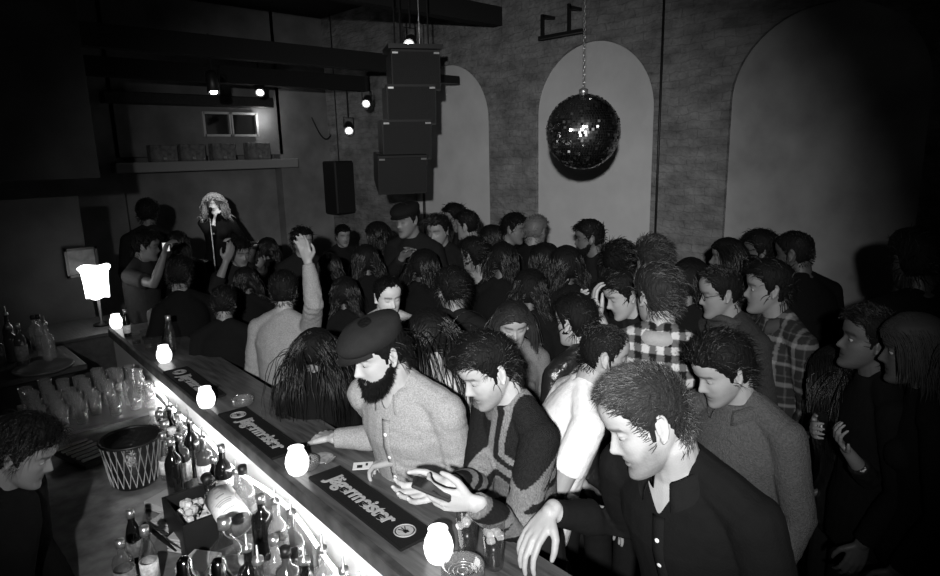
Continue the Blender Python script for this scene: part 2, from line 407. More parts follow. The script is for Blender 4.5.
# ------------------------------------------------------------------ hands
def hand(mb, w, d, nrm_, s=1.0, curl=.5, right=True, spread=.14, thumb=.5, fc=None):
    """w wrist, d finger direction, nrm_ palm normal (out of the palm); thumb side follows from handedness"""
    d = nrm(d); pn = np.array(nrm_, float); pn = nrm(pn-d*np.dot(pn, d)); side = np.cross(d, pn)*(1 if right else -1)   # towards the thumb
    side = nrm(side); w = np.array(w, float)
    kn = []
    for i, (o, l) in enumerate([(.030, .088), (.010, .092), (-.010, .088), (-.029, .080)]):
        kp = w+d*l*s+side*o*s-pn*.004*s*(1 if i in (1, 2) else 0); kn.append(kp)
        mb.tube([w+side*o*.55*s+d*.01*s, w+side*o*.85*s+d*.05*s, kp], [(.014*s, .013*s), (.013*s, .0125*s), (.0105*s, .0105*s)], 8, side)
    mb.tube([w-d*.02*s, w+d*.02*s, w+d*.07*s], [(.027*s, .019*s), (.031*s, .016*s), (.036*s, .013*s)], 12, side)
    for i, (kp, (l1, l2, l3)) in enumerate(zip(kn, [(.042, .025, .020), (.047, .029, .021), (.043, .027, .021), (.034, .020, .018)])):
        c = (fc[i] if fc else curl); a = c*.75; dr = d+side*spread*(1.2-i*.8)*.6
        P = [kp]; r = [.0098, .009, .0082, .0068]; ang = 0
        for l, k in ((l1, .9), (l2, 1.15), (l3, .8)):
            ang += a*k; v = nrm(nrm(dr)*math.cos(ang)+pn*math.sin(ang)); P.append(P[-1]+v*l*s)
        mb.tube(P, [q*s for q in r], 8, side)
    b = w+d*.025*s+side*.026*s
    v1 = nrm(d*.7+side*.8+pn*.35*thumb); v2 = nrm(d*.95+side*.25+pn*.6*thumb); v3 = nrm(d*1.0-side*.1+pn*.8*thumb)
    mb.tube([w+d*.012*s+side*.012*s, b+v1*.02*s, b+v1*.045*s, b+v1*.045*s+v2*.032*s, b+v1*.045*s+v2*.032*s+v3*.022*s], [.014*s, .0145*s, .0115*s, .0098*s, .0075*s], 8)

def ik(sh, t, l1, l2, pole):
    sh = np.array(sh, float); t = np.array(t, float); d = t-sh; L = np.linalg.norm(d); L2 = min(L, (l1+l2)*.995); u = d/L; t = sh+u*L2
    a = (l1*l1-l2*l2+L2*L2)/(2*L2); h = math.sqrt(max(l1*l1-a*a, 0)); p = np.array(pole, float); p = nrm(p-u*np.dot(p, u)); return sh+u*a+p*h, t
# ------------------------------------------------------------------ the room
WX, BY, CZ = 5.6, 9.0, 4.3
BRICK = mat('brick_under_plaster', v=.26, rough=.95, spec=.1, bump=1.0, bscale=5.5, mott=.35, mscale=4, stretch=(1, 1.0, 2.2))
PLAST2 = mat('dimmed_arch_plaster', v=.36, rough=.95, spec=.1, bump=.5, bscale=9, mott=.25, mscale=2.5)  # right arch only: light falloff put into a darker plaster colour
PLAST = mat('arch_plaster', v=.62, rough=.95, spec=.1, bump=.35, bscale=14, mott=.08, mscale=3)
BACKW = mat('stage_wall', v=.22, rough=.95, spec=.1, bump=.7, bscale=7, mott=.3, mscale=2.2)
DARKW = mat('dark_paint', v=.02, rough=.9, spec=.2, bump=.3, bscale=8)
DARKM = mat('black_metal', v=.012, rough=.45, spec=.5)
DWOOD = mat('dark_wood', v=.03, rough=.6, bump=.3, bscale=9, mott=.3, mscale=5, stretch=(6, 1, 6))
FLOORM = mat('floor_boards', v=.03, rough=.7, mott=.4, mscale=2)
fl = MB(); fl.box((1.9, 3.6, -.05), (7.4, 11.0, .1)); struct('floor', fl, FLOORM)
ce = MB(); ce.box((1.9, 3.6, CZ+.05), (7.4, 11.0, .1)); struct('ceiling', ce, DARKW)
# arched wall: brick face with three recessed plaster panels
def arch_wall():
    X0, D = WX, .07; f = MB(); arches = [(6.91, 5.47), (4.74, 3.29), (2.56, 1.11)]
    ZS, RZ = 2.64, .69
    segs = [(9.05, 6.91), (5.47, 4.74), (3.29, 2.56), (1.11, -1.9)]
    def face(y0, y1, z0a, z0b): # quad from z0 up to ceiling
        f.add([[X0, y0, z0a], [X0, y1, z0b], [X0, y1, CZ], [X0, y0, CZ]], [(0, 1, 2, 3)])
    for a, b in segs:
        f.add([[X0, a, 0], [X0, b, 0], [X0, b, CZ], [X0, a, CZ]], [(0, 1, 2, 3)])
    for a, b in arches:
        c = (a+b)/2; r = (a-b)/2; n = 32
        pts = [(c+r*math.cos(math.pi*i/n), ZS+RZ*math.sin(math.pi*i/n)) for i in range(n+1)]
        for (p, q) in zip(pts[:-1], pts[1:]):
            face(p[0], q[0], p[1], q[1])
        edge = [(a, 0.0)]+pts+[(b, 0.0)]
        for p, q in zip(edge[:-1], edge[1:]):
            f.add([[X0, p[0], p[1]], [X0, q[0], q[1]], [X0+D, q[0], q[1]], [X0+D, p[0], p[1]]], [(0, 3, 2, 1)])
    f.box((WX+.30, 3.6, CZ/2), (.3, 11.0, CZ))
    w = struct('wall_right', f, BRICK)
    for i, (a, b) in enumerate(arches):
        c = (a+b)/2; r = (a-b)/2; p = MB(); n = 32
        pts = [(a+.0, 0)]+[(c+r*math.cos(math.pi*k/n), ZS+RZ*math.sin(math.pi*k/n)) for k in range(n+1)]+[(b, 0)]
        V = [[WX+.045, y, z] for y, z in pts]+[[WX+.10, y, z] for y, z in pts]; m_ = len(pts)
        p.add(V, [tuple(range(m_)), tuple(range(2*m_-1, m_-1, -1))]+[(k, k+1, m_+k+1, m_+k) for k in range(m_-1)])
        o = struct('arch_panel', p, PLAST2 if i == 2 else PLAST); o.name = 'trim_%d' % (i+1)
arch_wall()
# stage end wall with a dark recess under a lintel
b = MB()
b.box((5.3, BY+.1, CZ/2), (1.1, .2, CZ)); b.box((1.0, BY+.1, CZ/2), (3.1, .2, CZ)); b.box((3.65, BY+.1, 3.3), (2.3, .2, 2.0))
b.box((3.65, BY+.35, CZ/2), (2.6, .2, CZ)); struct('wall_back', b, BACKW)
b = MB(); b.box((3.68, BY-.09, 2.17), (2.5, .22, .13), None, .01); struct('trim_4', b, mat('pale_ledge', v=.30, rough=.9, bump=.3, bscale=12))
b = MB(); b.box((3.5, BY-.12, 3.02), (2.2, .20, .14), None, .01); struct('trim_5', b, DWOOD)
b = MB(); b.box((-1.5, 3.6, CZ/2), (.2, 11.0, CZ)); struct('wall_left', b, DARKW)
b = MB(); b.box((1.9, -1.8, CZ/2), (7.4, .2, CZ)); struct('wall_front', b, DARKW)
b = MB(); b.box((-.05, 5.85, 1.0), (2.7, .12, 2.0)); b.box((-.05, 5.55, 3.0), (2.7, .9, 1.7)); struct('wall_partition', b, mat('partition_paint', v=.035, rough=.9, bump=.4, bscale=9, mott=.3, mscale=4))
b = MB(); b.box((3.4, 8.1, .1), (4.3, 1.75, .2), None, .01); struct('trim_6', b, DWOOD); bpy.data.objects['trim_6'].name = 'floor_stage'
# booth window above the ledge
WH = mat('white_window_frame', v=.55, rough=.5)
GLD = mat('dark_window_glass', v=.01, rough=.06, spec=.8)
w = empty('window_1', (4.0, BY-.06, 2.72)); tag(w, kind='structure')
for k, cx in enumerate((-.19, .20)):
    fr = MB(); W2, H2 = .37, .30
    for s_ in (-1, 1): fr.box((cx+s_*W2/2, 0, 0), (.03, .06, H2+.03)); fr.box((cx, 0, s_*H2/2), (W2, .06, .03))
    o = obj('window_frame', fr, WH, w); g = MB(); g.box((cx, .02, 0), (W2-.02, .01, H2-.02)); obj('pane', g, GLD, o)
# point light added beside the window to brighten its frame, no lamp modelled
bl = bpy.data.lights.new('window_fill', 'POINT'); bo = bpy.data.objects.new('window_fill', bl); COL.objects.link(bo); bo.location = (4.47, BY-.20, 2.80); bl.energy = 3.0; bl.shadow_soft_size = .04
# ceiling beams
for i, (x, y, dx, dy, z, h) in enumerate([(2.5, 6.6, 6.2, .14, 3.35, .2), (2.5, 7.9, 6.2, .14, 3.25, .2), (2.5, 5.3, 6.2, .14, 3.75, .2), (2.6, 3.9, 6.0, .16, 4.05, .22), (2.6, 2.2, 6.0, .16, 4.05, .22)]):
    b = MB(); b.box((x, y, z), (dx, dy, h)); o = struct('beam', b, DARKW); o.name = 'ceiling_beam'; 

# ------------------------------------------------------------------ the bar
EA = np.array([1.17, 4.84]); EB = np.array([.96, 1.34]); DU = (EA-EB)/np.linalg.norm(EA-EB)   # bartender edge, away from the camera
DN = np.array([DU[1], -DU[0]])       # towards the customers
ANG = math.atan2(DU[1], DU[0])-math.pi/2
def bar(t, o, z): p = EB+DU*t+DN*o; return np.array([p[0], p[1], z])     # t metres along from the near mark, o metres towards customers
BM = rot('Z', math.degrees(ANG))
BTOP = mat('bar_top_varnished', v=.075, rough=.30, spec=.5, bump=.15, bscale=20, mott=.45, mscale=9, stretch=(7, .6, 7))
BFR = mat('bar_front_boards', v=.035, rough=.6, bump=.3, bscale=12, mott=.3, mscale=4)
STEEL = mat('brushed_steel', v=.62, rough=.30, metal=.85, bump=.1, bscale=90, stretch=(1, 1, 9))
L0, L1 = -1.7, 3.62; BW = .36
bt = empty('bar_counter', bar((L0+L1)/2, BW/2, 0)); tag(bt, 'long varnished wooden bar counter with rubber mats and candles on it', 'bar counter')
def bobj(name, c, d, m, bev=0, parent=bt):
    mb = MB(); mb.box(bar(*c)-np.array(bt.location), d, BM, bev); return obj(name, mb, m, parent)
bobj('counter_top', ((L0+L1)/2, BW/2, 1.08), (BW, L1-L0, .04), BTOP, .006)
bobj('edge_strip', ((L0+L1)/2, .012, 1.072), (.03, L1-L0, .06), mat('worn_edge_wood', v=.05, rough=.7, spec=.2, mott=.5, mscale=14), .004)
bobj('front_panel', ((L0+L1)/2, BW-.09, .53), (.04, L1-L0, 1.06), BFR)
bobj('back_panel', ((L0+L1)/2, .035, .86), (.02, L1-L0, .40), mat('splash_panel', v=.55, rough=.35, metal=.3, bump=.3, bscale=14))
bobj('end_panel', (L1-.02, BW/2, .53), (BW-.1, .04, 1.06), BFR)
bobj('foot_rail', ((L0+L1)/2, BW-.0, .2), (.03, L1-L0, .03), DARKM, .01)
# well behind the bar
wl = empty('bar_well', bar(1.0, -.35, 0)); tag(wl, 'low steel work counter behind the bar crowded with bottles', 'counter')
mb = MB(); mb.box(bar(.70, -.34, .785)-np.array(wl.location), (.68, 3.9, .03), BM, .004); obj('work_top', mb, mat('wet_steel', v=.28, rough=.4, metal=.3, mott=.4, mscale=14), wl)
mb = MB(); mb.box(bar(.70, -.34, .385)-np.array(wl.location), (.62, 3.8, .77), BM); obj('cabinet', mb, DARKM, wl)
# light rope under the edge
ROPE = mat('light_rope', v=.8, emit=15.0)
pts = []
for t in np.linspace(-.35, 2.62, 40): pts.append(bar(t, -.022-.016*math.sin(t*7), .975-.022*math.sin(t*5.3)))
rp = obj('light_rope', MB().tube(pts, [.0075]*40, 8), ROPE, None, True); tag(rp, 'glowing light rope hung under the bartender edge of the bar', 'light rope')
# ------------------------------------------------------------------ people
def view_axes(p):
    v = nrm([p[0]-CP[0], p[1]-CP[1], 0]); return v, np.array([v[1], -v[0], 0])
def yaw_for(p, a):
    v, rt = view_axes(p); f = -math.cos(R(a))*v+math.sin(R(a))*rt; return math.atan2(-f[0], f[1])
def band_strip(mb, secs, th=.003):
    """secs: list of polylines (rows) -> thin solid strip"""
    A = np.array(secs); n, m = A.shape[:2]
    du = np.gradient(A, axis=0); dv = np.gradient(A, axis=1); nn = np.cross(du, dv); nn /= np.maximum(np.linalg.norm(nn, axis=2), 1e-9)[:, :, None]
    B = A+nn*th; V = np.vstack([A.reshape(-1, 3), B.reshape(-1, 3)]); f = []; o = n*m
    for i in range(n-1):
        for j in range(m-1):
            a, b, c, d = i*m+j, i*m+j+1, (i+1)*m+j+1, (i+1)*m+j
            f += [(a, b, c, d), (o+d, o+c, o+b, o+a)]
    for i in range(n-1):
        for j in (0, m-1): a, b = i*m+j, (i+1)*m+j; f.append((a, b, o+b, o+a))
    for j in range(m-1):
        for i in (0, n-1): a, b = i*m+j, i*m+j+1; f.append((a, b, o+b, o+a))
    return mb.add(V, f)

STAT = []
class P: pass
def person(label, px, py, dep, face=0, body=None, pitch=8, roll=0, lean=3, sl=0, sx='m', top='long', tt=.03, topmat=None, skin=.42, z0=0.0,
           armR=None, armL=None, hd=None, hairk=None, vox=None, eyes=None, wr=.004, legs=True, trous=.012, pat=None, group=None, stub=0.0, loose=1.0, neck=0.0, vneck=None, fat=1.0, brow=.35):
    Hc = at_d(px, py, dep); body = face if body is None else body
    by = yaw_for(Hc, body); hy = yaw_for(Hc, face); rel = math.degrees(hy-by)
    Rh = rot('Z', rel) @ rot('X', -pitch) @ rot('Y', roll)
    U = nrm([math.sin(R(sl)), math.sin(R(lean)), math.cos(R(lean))]); nd = nrm(U+np.array([0, .25+neck, .5]))
    Pv = np.array([0, 0, .93]); Nk = Pv+U*.545; piv = Nk+nd*.082; K = piv+Rh @ np.array([0, .03, .07])
    s = (Hc[2]-z0)/K[2]; rz = rot('Z', math.degrees(by)); loc = Hc-rz @ (K*s); loc[2] = z0
    STAT.append((round(s*1.75, 2), label[:40]))
    vox = vox or (.0036+max(dep-1.5, 0)*.0016)
    toL = lambda w: rz.T @ (np.array(w, float)-loc)
    fem = sx == 'f'
    Sp = lambda t: (Pv+U*t+np.array([0, -.012*math.sin(max(t, 0)*5.5), 0]))*s
    X = np.array([1., 0, 0])
    shw = .158 if fem else .178*fat
    shd = [Sp(.468)+X*shw*s*q for q in (1, -1)]
    l1, l2 = .295*s, .25*s
    # arms
    A = []
    for q, spec, sh in ((1, armR, shd[0]), (-1, armL, shd[1])):
        if spec is None:
            el = sh+np.array([q*.05, -.03, -.285])*s; w = el+np.array([-q*.02, .10, -.22])*s; hh = dict(d=(0, .25, -1), n=(-q, 0, 0), curl=.45)
        else:
            t = toL(spec['at']) if 'at' in spec else np.array(spec['loc'])*s
            pole = spec.get('pole', (q*.6, -.3, -1)); el, w = ik(sh, t, l1, l2, pole)
            hh = dict(spec.get('hand', {}))
            if 'dw' in hh: hh['d'] = rz.T @ np.array(hh.pop('dw'), float)
            if 'nw' in hh: hh['n'] = rz.T @ np.array(hh.pop('nw'), float)
            hh.setdefault('d', nrm(w-el)); hh.setdefault('n', (0, -1, 0) if w[2] > sh[2] else (0, 0, -1)); hh.setdefault('curl', .5)
        A.append((q, sh, el, w, hh))
    TR = [(-.11, .125, .10), (-.04, .165, .12), (.03, .160, .116), (.12, .142, .102), (.2, .142, .102), (.30, .158, .115), (.38, .170, .115), (.45, .160, .095), (.50, .118, .075), (.54, .070, .060)]
    if fem: TR = [(-.11, .13, .10), (-.04, .172, .12), (.03, .158, .11), (.12, .126, .09), (.2, .122, .088), (.30, .138, .10), (.38, .146, .10), (.45, .138, .085), (.50, .10, .066), (.54, .055, .050)]
    if fat != 1: TR = [(a, b*fat, c*fat) for a, b, c in TR]
    nr = .047 if fem else .056
    b = MB()
    b.tube([Sp(t) for t, _, _ in TR], [(x*s, y*s) for _, x, y in TR], 20, X)
    hb = head_mb(MB(), .92 if fem else 1.0); M = np.eye(4); M[:3, :3] = Rh*s; Hl = K*s; M[:3, 3] = Hl
    b.merge(hb, M)
    b.tube([Sp(.49), (Nk*s), piv*s+Rh @ np.array([0, .002, 0])*s, Hl+Rh @ np.array([0, -.022, -.03])*s], [(nr+.012)*s, (nr+.002)*s, nr*s, (nr-.004)*s], 16, X)
    for q, sh, el, w, hh in A:
        b.tube([Sp(.545)+np.array([q*.02, -.012, .012])*s, sh+np.array([-q*.02, 0, .012])*s], [.043*s, .047*s], 12)
        k = .85 if fem else 1.0
        b.tube([sh, sh*.6+el*.4, el, el*.7+w*.3, w], [.052*k*s, .047*k*s, .038*k*s, .039*k*s, .0245*k*s], 12)
        hand(b, w, hh['d'], hh['n'], s*(.9 if fem else 1.0), hh['curl'], q == 1, hh.get('spread', .14), hh.get('thumb', .5), hh.get('fc'))
    if fem:
        for q in (1, -1): b.ball(Sp(.33)+np.array([q*.06, .085, 0])*s, (.055*s, .05*s, .055*s))
    for q in (1, -1):
        b.tube([np.array([q*.085, 0, .90])*s, np.array([q*.095, .02, .5])*s, np.array([q*.1, -.03, .09])*s], [.085*s, .055*s, .038*s], 12)
        b.tube([np.array([q*.1, -.05, .045])*s, np.array([q*.115, .15, .035])*s], [(.04*s, .04*s), (.042*s, .03*s)], 10)
    me = remesh(b, vox*s, 3 if vox < .005 else 2, .5)
    v = vco(me); h = (v-Hl)/s @ Rh
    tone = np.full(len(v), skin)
    fr = (h[:, 1] > .05) & (np.abs(h[:, 0]) < .06) & (h[:, 2] > -.13) & (h[:, 2] < .13)
    tone = np.where(fr, tone*(1-.40*g_(h[:, 2]+.0625, .0085)*g_(h[:, 0], .019)-.4*g_(h[:, 2]+.0625, .002)*(np.abs(h[:, 0]) < .022)), tone)
    tone = np.where(fr, tone*(1-.55*g_(h[:, 2]+.001, .0022)*g_(np.abs(h[:, 0])-.031, .011)), tone)
    tone = np.where(fr, tone*(1-.6*g_(h[:, 2]+.0385, .003)*g_(np.abs(h[:, 0])-.008, .004)), tone)
    tone = np.where(fr, tone*(1-(1-brow)*np.clip(g_(h[:, 2]-.029+.15*np.abs(np.abs(h[:, 0])-.03), .0042)*1.3, 0, 1)*(np.abs(h[:, 0]) > .011)*(np.abs(h[:, 0]) < .053)), tone)
    if stub:
        st = (h[:, 2] < np.interp(np.abs(h[:, 0]), [0, .02, .05, .075], [-.04, -.043, -.045, -.0])) & (h[:, 2] > -.14) & (h[:, 1] > -.02) & (np.abs(h[:, 0]) < .08)
        st = st & ~((g_(h[:, 2]+.0625, .009)*g_(h[:, 0], .02)) > .45)
        zl = np.interp(np.abs(h[:, 0]), [0, .02, .05, .075], [-.042, -.045, -.047, -.005]); k_ = np.clip((zl-h[:, 2])/.018, 0, 1)*np.clip((h[:, 1]+.005)/.03, 0, 1)*np.clip((h[:, 2]+.135)/.03, 0, 1)
        tone = np.where(st, tone*(1-stub*k_*(.8+.2*wob(h, 900, 3))), tone)
    set_tone(me, tone)
    root = link('person', me, SKIN, None, loc, by)
    tag(root, label, 'person', group)
    o = P(); o.root = root; o.s = s; o.Hl = Hl; o.Rh = Rh; o.M = np.eye(4); o.M[:3, :3] = Rh; o.M[:3, 3] = Hl; o.toL = toL; o.A = A; o.Sp = Sp; o.Nk = Nk*s; o.U = U; o.rz = rz; o.loc = loc; o.hm = M; o.vox = vox
    if eyes if eyes is not None else dep < 3:
        for q in (1, -1):
            c = Hl+Rh @ np.array([q*.031, .0645, .0045])*s
            e = obj('eye', MB().ball(c, .0118*s, None, 12, 9), EYE, root, True)
            obj('iris', MB().ball(Hl+Rh @ np.array([q*.031, .0722, .0012])*s, .0052*s, None, 10, 6), IRIS, e, True)
    # clothes
    c = MB(); ex = .016*loose
    tank = top == 'tank'
    TT = [(-.13, .176, .135)]+[(a, x*(1 if a > .25 else 1.0+.06*loose), y*(1 if a > .25 else 1+.08*loose)) for a, x, y in TR[1:]]
    if fem: TT[0] = (-.08, .172, .12)
    if tank: TT = TT[:-3]
    elif top != 'bare': TT = TT+[(.566, .050 if fem else .056, .048 if fem else .054)]
    if top != 'bare':
        c.tube([Sp(t) for t, _, _ in TT], [((x+ex)*s, (y+ex)*s) for _, x, y in TT], 24, X, round_ends=False)
        if fem:
            for q in (1, -1): c.ball(Sp(.33)+np.array([q*.06, .088, 0])*s, (.062*s, .056*s, .062*s))
        for q, sh, el, w, hh in A:
            k = .85 if fem else 1.0
            if not tank:
                c.tube([Sp(.548)+np.array([q*.022, -.012, .014])*s, sh+np.array([-q*.02, 0, .014])*s], [.051*s, .060*s], 12)
            if top == 'long':
                m1 = sh*.6+el*.4; r = [.066*k, .062*k, .056*k, .052*k, .038*k]
                wc = w+(el-w)*hh.get('cuff', .04)
                c.tube([sh, m1, el, el*.55+w*.45, wc], [x*s*(.94+.06*loose) for x in r], 16, round_ends=False)
            elif top == 'tee':
                c.tube([sh, sh*.35+el*.65], [.067*k*s, .066*k*s], 16, round_ends=False)
                c.ball(sh, .066*k*s)
            if top == 'long': c.ball(sh, .066*k*s)
        me = remesh(c, max(vox*1.25, .005)*s, 3, .5)
        v = vco(me); no = vno(me)
        d = wr*(.55*wob(v*np.array([1, 1, .8]), 34, 5)+.6*np.abs(wob(v*np.array([.6, .6, 1.6]), 50, 6))-.2)
        arm = np.zeros(len(v))
        for q, sh, el, w, hh in A:
            arm = np.maximum(arm, g_(np.linalg.norm(v-el, axis=1), .09*s))
        d = d+arm*wr*.9*wob(v, 120, 9)
        put(me, v+no*d[:, None]*s)
        tv = pat(v/s, o) if pat else tt
        if vneck:
            zn = (o.Nk[2])/s; X_, Y_, Z_ = v[:, 0]/s, v[:, 1]/s, v[:, 2]/s; lx = X_-Nk[0]
            kill = (Y_ > Nk[1]-.02) & (Z_ > zn-vneck) & (np.abs(lx) < np.minimum((Z_-(zn-vneck))*.5, .048))
            bm = bmesh.new(); bm.from_mesh(me); bm.verts.ensure_lookup_table(); bmesh.ops.delete(bm, geom=[bm.verts[i] for i in np.nonzero(kill)[0]], context='VERTS'); bv = [q for q in bm.verts if q.is_boundary]
            for _ in range(12):
                nc = {q: sum(((e.other_vert(q).co) for e in q.link_edges if e.is_boundary), Vector())/max(1, sum(e.is_boundary for e in q.link_edges)) for q in bv}
                for q in bv: q.co = q.co*.5+nc[q]*.5
            bm.to_mesh(me); bm.free(); tv = tv if np.isscalar(tv) else tv[~kill]
        set_tone(me, tv)
        o.top = link('top', me, topmat or CLOTH, root)
        o.top.name = {'tee': 't_shirt', 'tank': 'tank_top', 'long': 'shirt'}[top]
    if legs:
        t = MB()
        t.tube([Pv*s+np.array([0, 0, .05])*s, Pv*s+np.array([0, 0, -.05])*s], [(.170*s, .125*s), (.178*s, .135*s)], 18, X)
        for q in (1, -1):
            t.tube([np.array([q*.085, 0, .88])*s, np.array([q*.095, .02, .5])*s, np.array([q*.1, -.03, .07])*s], [.098*s, .072*s, .060*s], 14, round_ends=False)
            sh = MB(); sh.tube([np.array([q*.1, -.05, .05])*s, np.array([q*.105, .03, .06])*s, np.array([q*.115, .16, .04])*s], [(.046*s, .05*s), (.047*s, .055*s), (.050*s, .036*s)], 12, X); sh.box(np.array([q*.107, .055, .012])*s, np.array([.085, .29, .024])*s, None, .01)
            obj('shoe', sh, CLOTH, root, True, tone=.02)
        me = remesh(t, max(vox*1.6, .009)*s, 3, .5); set_tone(me, trous); link('trousers', me, CLOTH, root)
    if hairk:
        k = dict(hairk); k.setdefault('seed', int(px*7+py)); kind = k.pop('style'); mm = k.pop('m', HAIRD)
        tor = [(Sp(.42), np.array([.20, .13, .20])*s), (Sp(.2), np.array([.17, .125, .32])*s), (Nk*s, np.array([.075, .07, .09])*s)]+[(x[1], np.array([.085, .085, .085])*s) for x in A]
        k.setdefault('dens', 1.0 if dep < 2.6 else (.7 if dep < 4.5 else .4)); k.setdefault('width', .0011*max(1, dep/2.2))
        o.hair = hair(root, o.M, kind, mm, s=s, torso=tor, **k)
    return o

def collar(o, m, tone, rin=.062, rise=.032, leaf=.05, tip=.045, open_=22, name='collar', parent=None):
    """folded shirt collar"""
    s = o.s; U = o.U; X = np.array([1., 0, 0]); Yv = nrm(np.cross(U, X)); rows = []
    for a in np.linspace(open_, 360-open_, 44):
        r = R(a); c = math.cos(r); sn = math.sin(r); dirv = X*sn+Yv*(c*-1)*-1
        fr = max(0, c)**3
        b = o.Nk-U*.012*s-Yv*0
        base = b+dirv*(rin+.012)*s-U*(.020*fr+.0)*s
        top = b+dirv*(rin+.003)*s+U*(rise-.022*fr)*s
        fold = top+dirv*.008*s+U*.002*s
        outp = b+dirv*(rin+.030+.014*fr)*s+U*(rise-leaf-.028*fr)*s
        rows.append([base, (base+top)/2, top, fold, (fold+outp)/2+dirv*.004*s, outp])
    c = obj(name, band_strip(MB(), rows, .003*s), m, parent or o.top, True, tone=tone); return c
def surf(o, x, t, front=True):
    """point on the shirt front at lateral x (m), spine parameter t; local coords"""
    me = o.top.data
    if not hasattr(o, 'bvh'):
        o.bvh = BVHTree.FromPolygons([tuple(q) for q in vco(me)], [tuple(p.vertices) for p in me.polygons])
    X = np.array([1., 0, 0]); Yv = nrm(np.cross(o.U, X))*-1
    if Yv[1] < 0: Yv = -Yv
    st = o.Sp(t)+X*x*o.s+Yv*.6
    h = o.bvh.ray_cast(Vector(st), Vector(-Yv))
    if h[0] is None: return None, None
    return np.array(h[0]), np.array(h[1])
def buttons(o, ts, x=0.0, r=.0058, v=.75, plack=True, m=None, tone=.02):
    m = m or mat('pearl_button', v=v, rough=.25)
    if plack:
        rows = []
        for t in np.linspace(.47, -.1, 60):
            L, ln = surf(o, x-.016, t); Rr, rn = surf(o, x+.016, t); C, cn = surf(o, x, t)
            if L is None or Rr is None or C is None: continue
            rows.append([L+ln*.0005, L+ln*.0028, C+cn*.0032, Rr+rn*.0028, Rr+rn*.0005])
        if len(rows) > 3:
            mm = MB(); band_strip(mm, rows, .0012); obj('placket', mm, o.top.data.materials[0], o.top, True, tone=tone)
    for t in ts:
        p, n = surf(o, x, t)
        if p is None: continue
        q = Vector(n).to_track_quat('Z', 'Y').to_matrix()
        b = MB().lathe([(r*.3, .0), (r, .0), (r, .0022), (r*.8, .003), (r*.6, .0022), (.0004, .0022)], p+n*.0035, 14, q); obj('button', b, m, o.top, True)
# ------------------------------------------------------------------ the crowd
def sweater(v, o):
    nk = o.Nk/o.s; u = -v[:, 0]; z = (nk[2]-v[:, 2])
    u = u-.02
    e = np.minimum(u+.03, .20-(z-.35*np.maximum(u, 0)))
    t = np.full(len(v), .016)
    left = e < 0
    t = np.where(left & (z < .055), .16, t)
    t = np.where(left & (z >= .19-.25*u) & (e < -.025), .13, t)
    t = np.where((e >= 0) & (e < .032), .20, t)
    t = np.where((e >= .055) & (e < .078), .20, t)
    zz = z-.30-.6*np.abs(np.mod(u+.06, .2)-.1)
    low = zz > 0
    arm = np.abs(v[:, 0]-nk[0]) > .175
    t = np.where(low, np.where(np.mod(zz, .085) < .04, .016, .18), t)
    return np.where(arm & (np.mod(v[:, 2]*6+.6*v[:, 1]*6, 1) < .28), .17, t)
def check(a, b, c, sc, ph=0.0):
    def f(v, o):
        x = np.mod(v[:, 0]*sc+.3*v[:, 1]*sc+ph, 1) < .5; z = np.mod(v[:, 2]*sc+.1*v[:, 1]*sc, 1) < .5
        return np.where(x & z, a, np.where(x ^ z, b, c))
    return f
def plaid(v, o):
    x = np.mod(v[:, 0]*11+v[:, 1]*4, 1); z = np.mod(v[:, 2]*10, 1)
    t = .02+.08*(x < .22)+.08*(z < .2)+.03*((x > .55) & (x < .62))+.03*((z > .5) & (z < .56))
    return t
BT_ = 1.10   # bar top height

# man leaning on the bar in front
fg = person('man in a dark button-down shirt leaning on the bar, nearest the camera', 646, 420, 1.53, face=-70, body=-36, pitch=27, roll=8, lean=18, tt=.006, skin=.33, vneck=.10,
    armR=dict(at=at_z(550, 512, 1.25), pole=(.15, -.8, -1), hand=dict(dw=at_z(512, 566, 1.14)-at_z(550, 512, 1.25), nw=(0, 0, -1), curl=.5, thumb=.9, cuff=.10)),
    armL=dict(loc=(-.20, .26, .93), pole=(-.3, -.6, -1)), stub=.5, wr=.004, vox=.0034,
    hairk=dict(style='crop', m=HAIRM, thick=.010, length=.020, lift=.25, comb=(.2, .6, .0), dens=3.2, line='m2', width=.0008), fat=1.0)
collar(fg, CLOTH, .008, rin=.060, rise=.036); buttons(fg, (.41, .34, .27, .20, .13, .06), tone=.008)
# man with the phone
scr = RC[:, 0]; upv = RC[:, 1]
ph = person('man in a zigzag patterned sweater looking down at a phone', 488, 370, 2.08, face=-66, body=-58, pitch=28, roll=2, lean=6, fat=.86, tt=.03, skin=.36, topmat=WOOL, pat=sweater,
    armR=dict(at=at_d(449, 484, 1.88), pole=(.0, -.2, -1), hand=dict(dw=-scr-.25*upv-.25*FWD, nw=-FWD*.6+upv*.8, curl=.55, thumb=.5, cuff=.2)),
    armL=dict(at=at_d(474, 503, 1.80), pole=(.0, -.3, -1), hand=dict(dw=-scr+.12*upv, nw=FWD*.8+upv*.35, curl=.7, thumb=.7, spread=.05)),
    stub=.35, wr=.004, vox=.004, hairk=dict(style='medium', m=HAIRD, thick=.013, length=.042, lift=.40, comb=(.9, -.1, .35), dens=1.7, seg=5, curl=.15))
c0, c1 = at_d(415, 482, 1.78), at_d(449, 496, 1.78); dd = nrm(c1-c0); n_ = nrm(upv*.75-FWD*.15-dd*np.dot(upv, dd)); w_ = np.cross(dd, n_); MM = np.stack([w_, dd, n_], 1)
po = empty('mobile_phone', (c0+c1)/2); tag(po, 'dark mobile phone held in both hands by the man in the zigzag sweater', 'phone')
obj('phone_body', MB().box((0, 0, 0), (.062, .115, .010), MM, .004), DARKM, po); obj('screen', MB().box(MM @ np.array([0, 0, .0052]), (.054, .10, .001), MM), mat('phone_screen', v=.02, rough=.1, spec=.8), po)
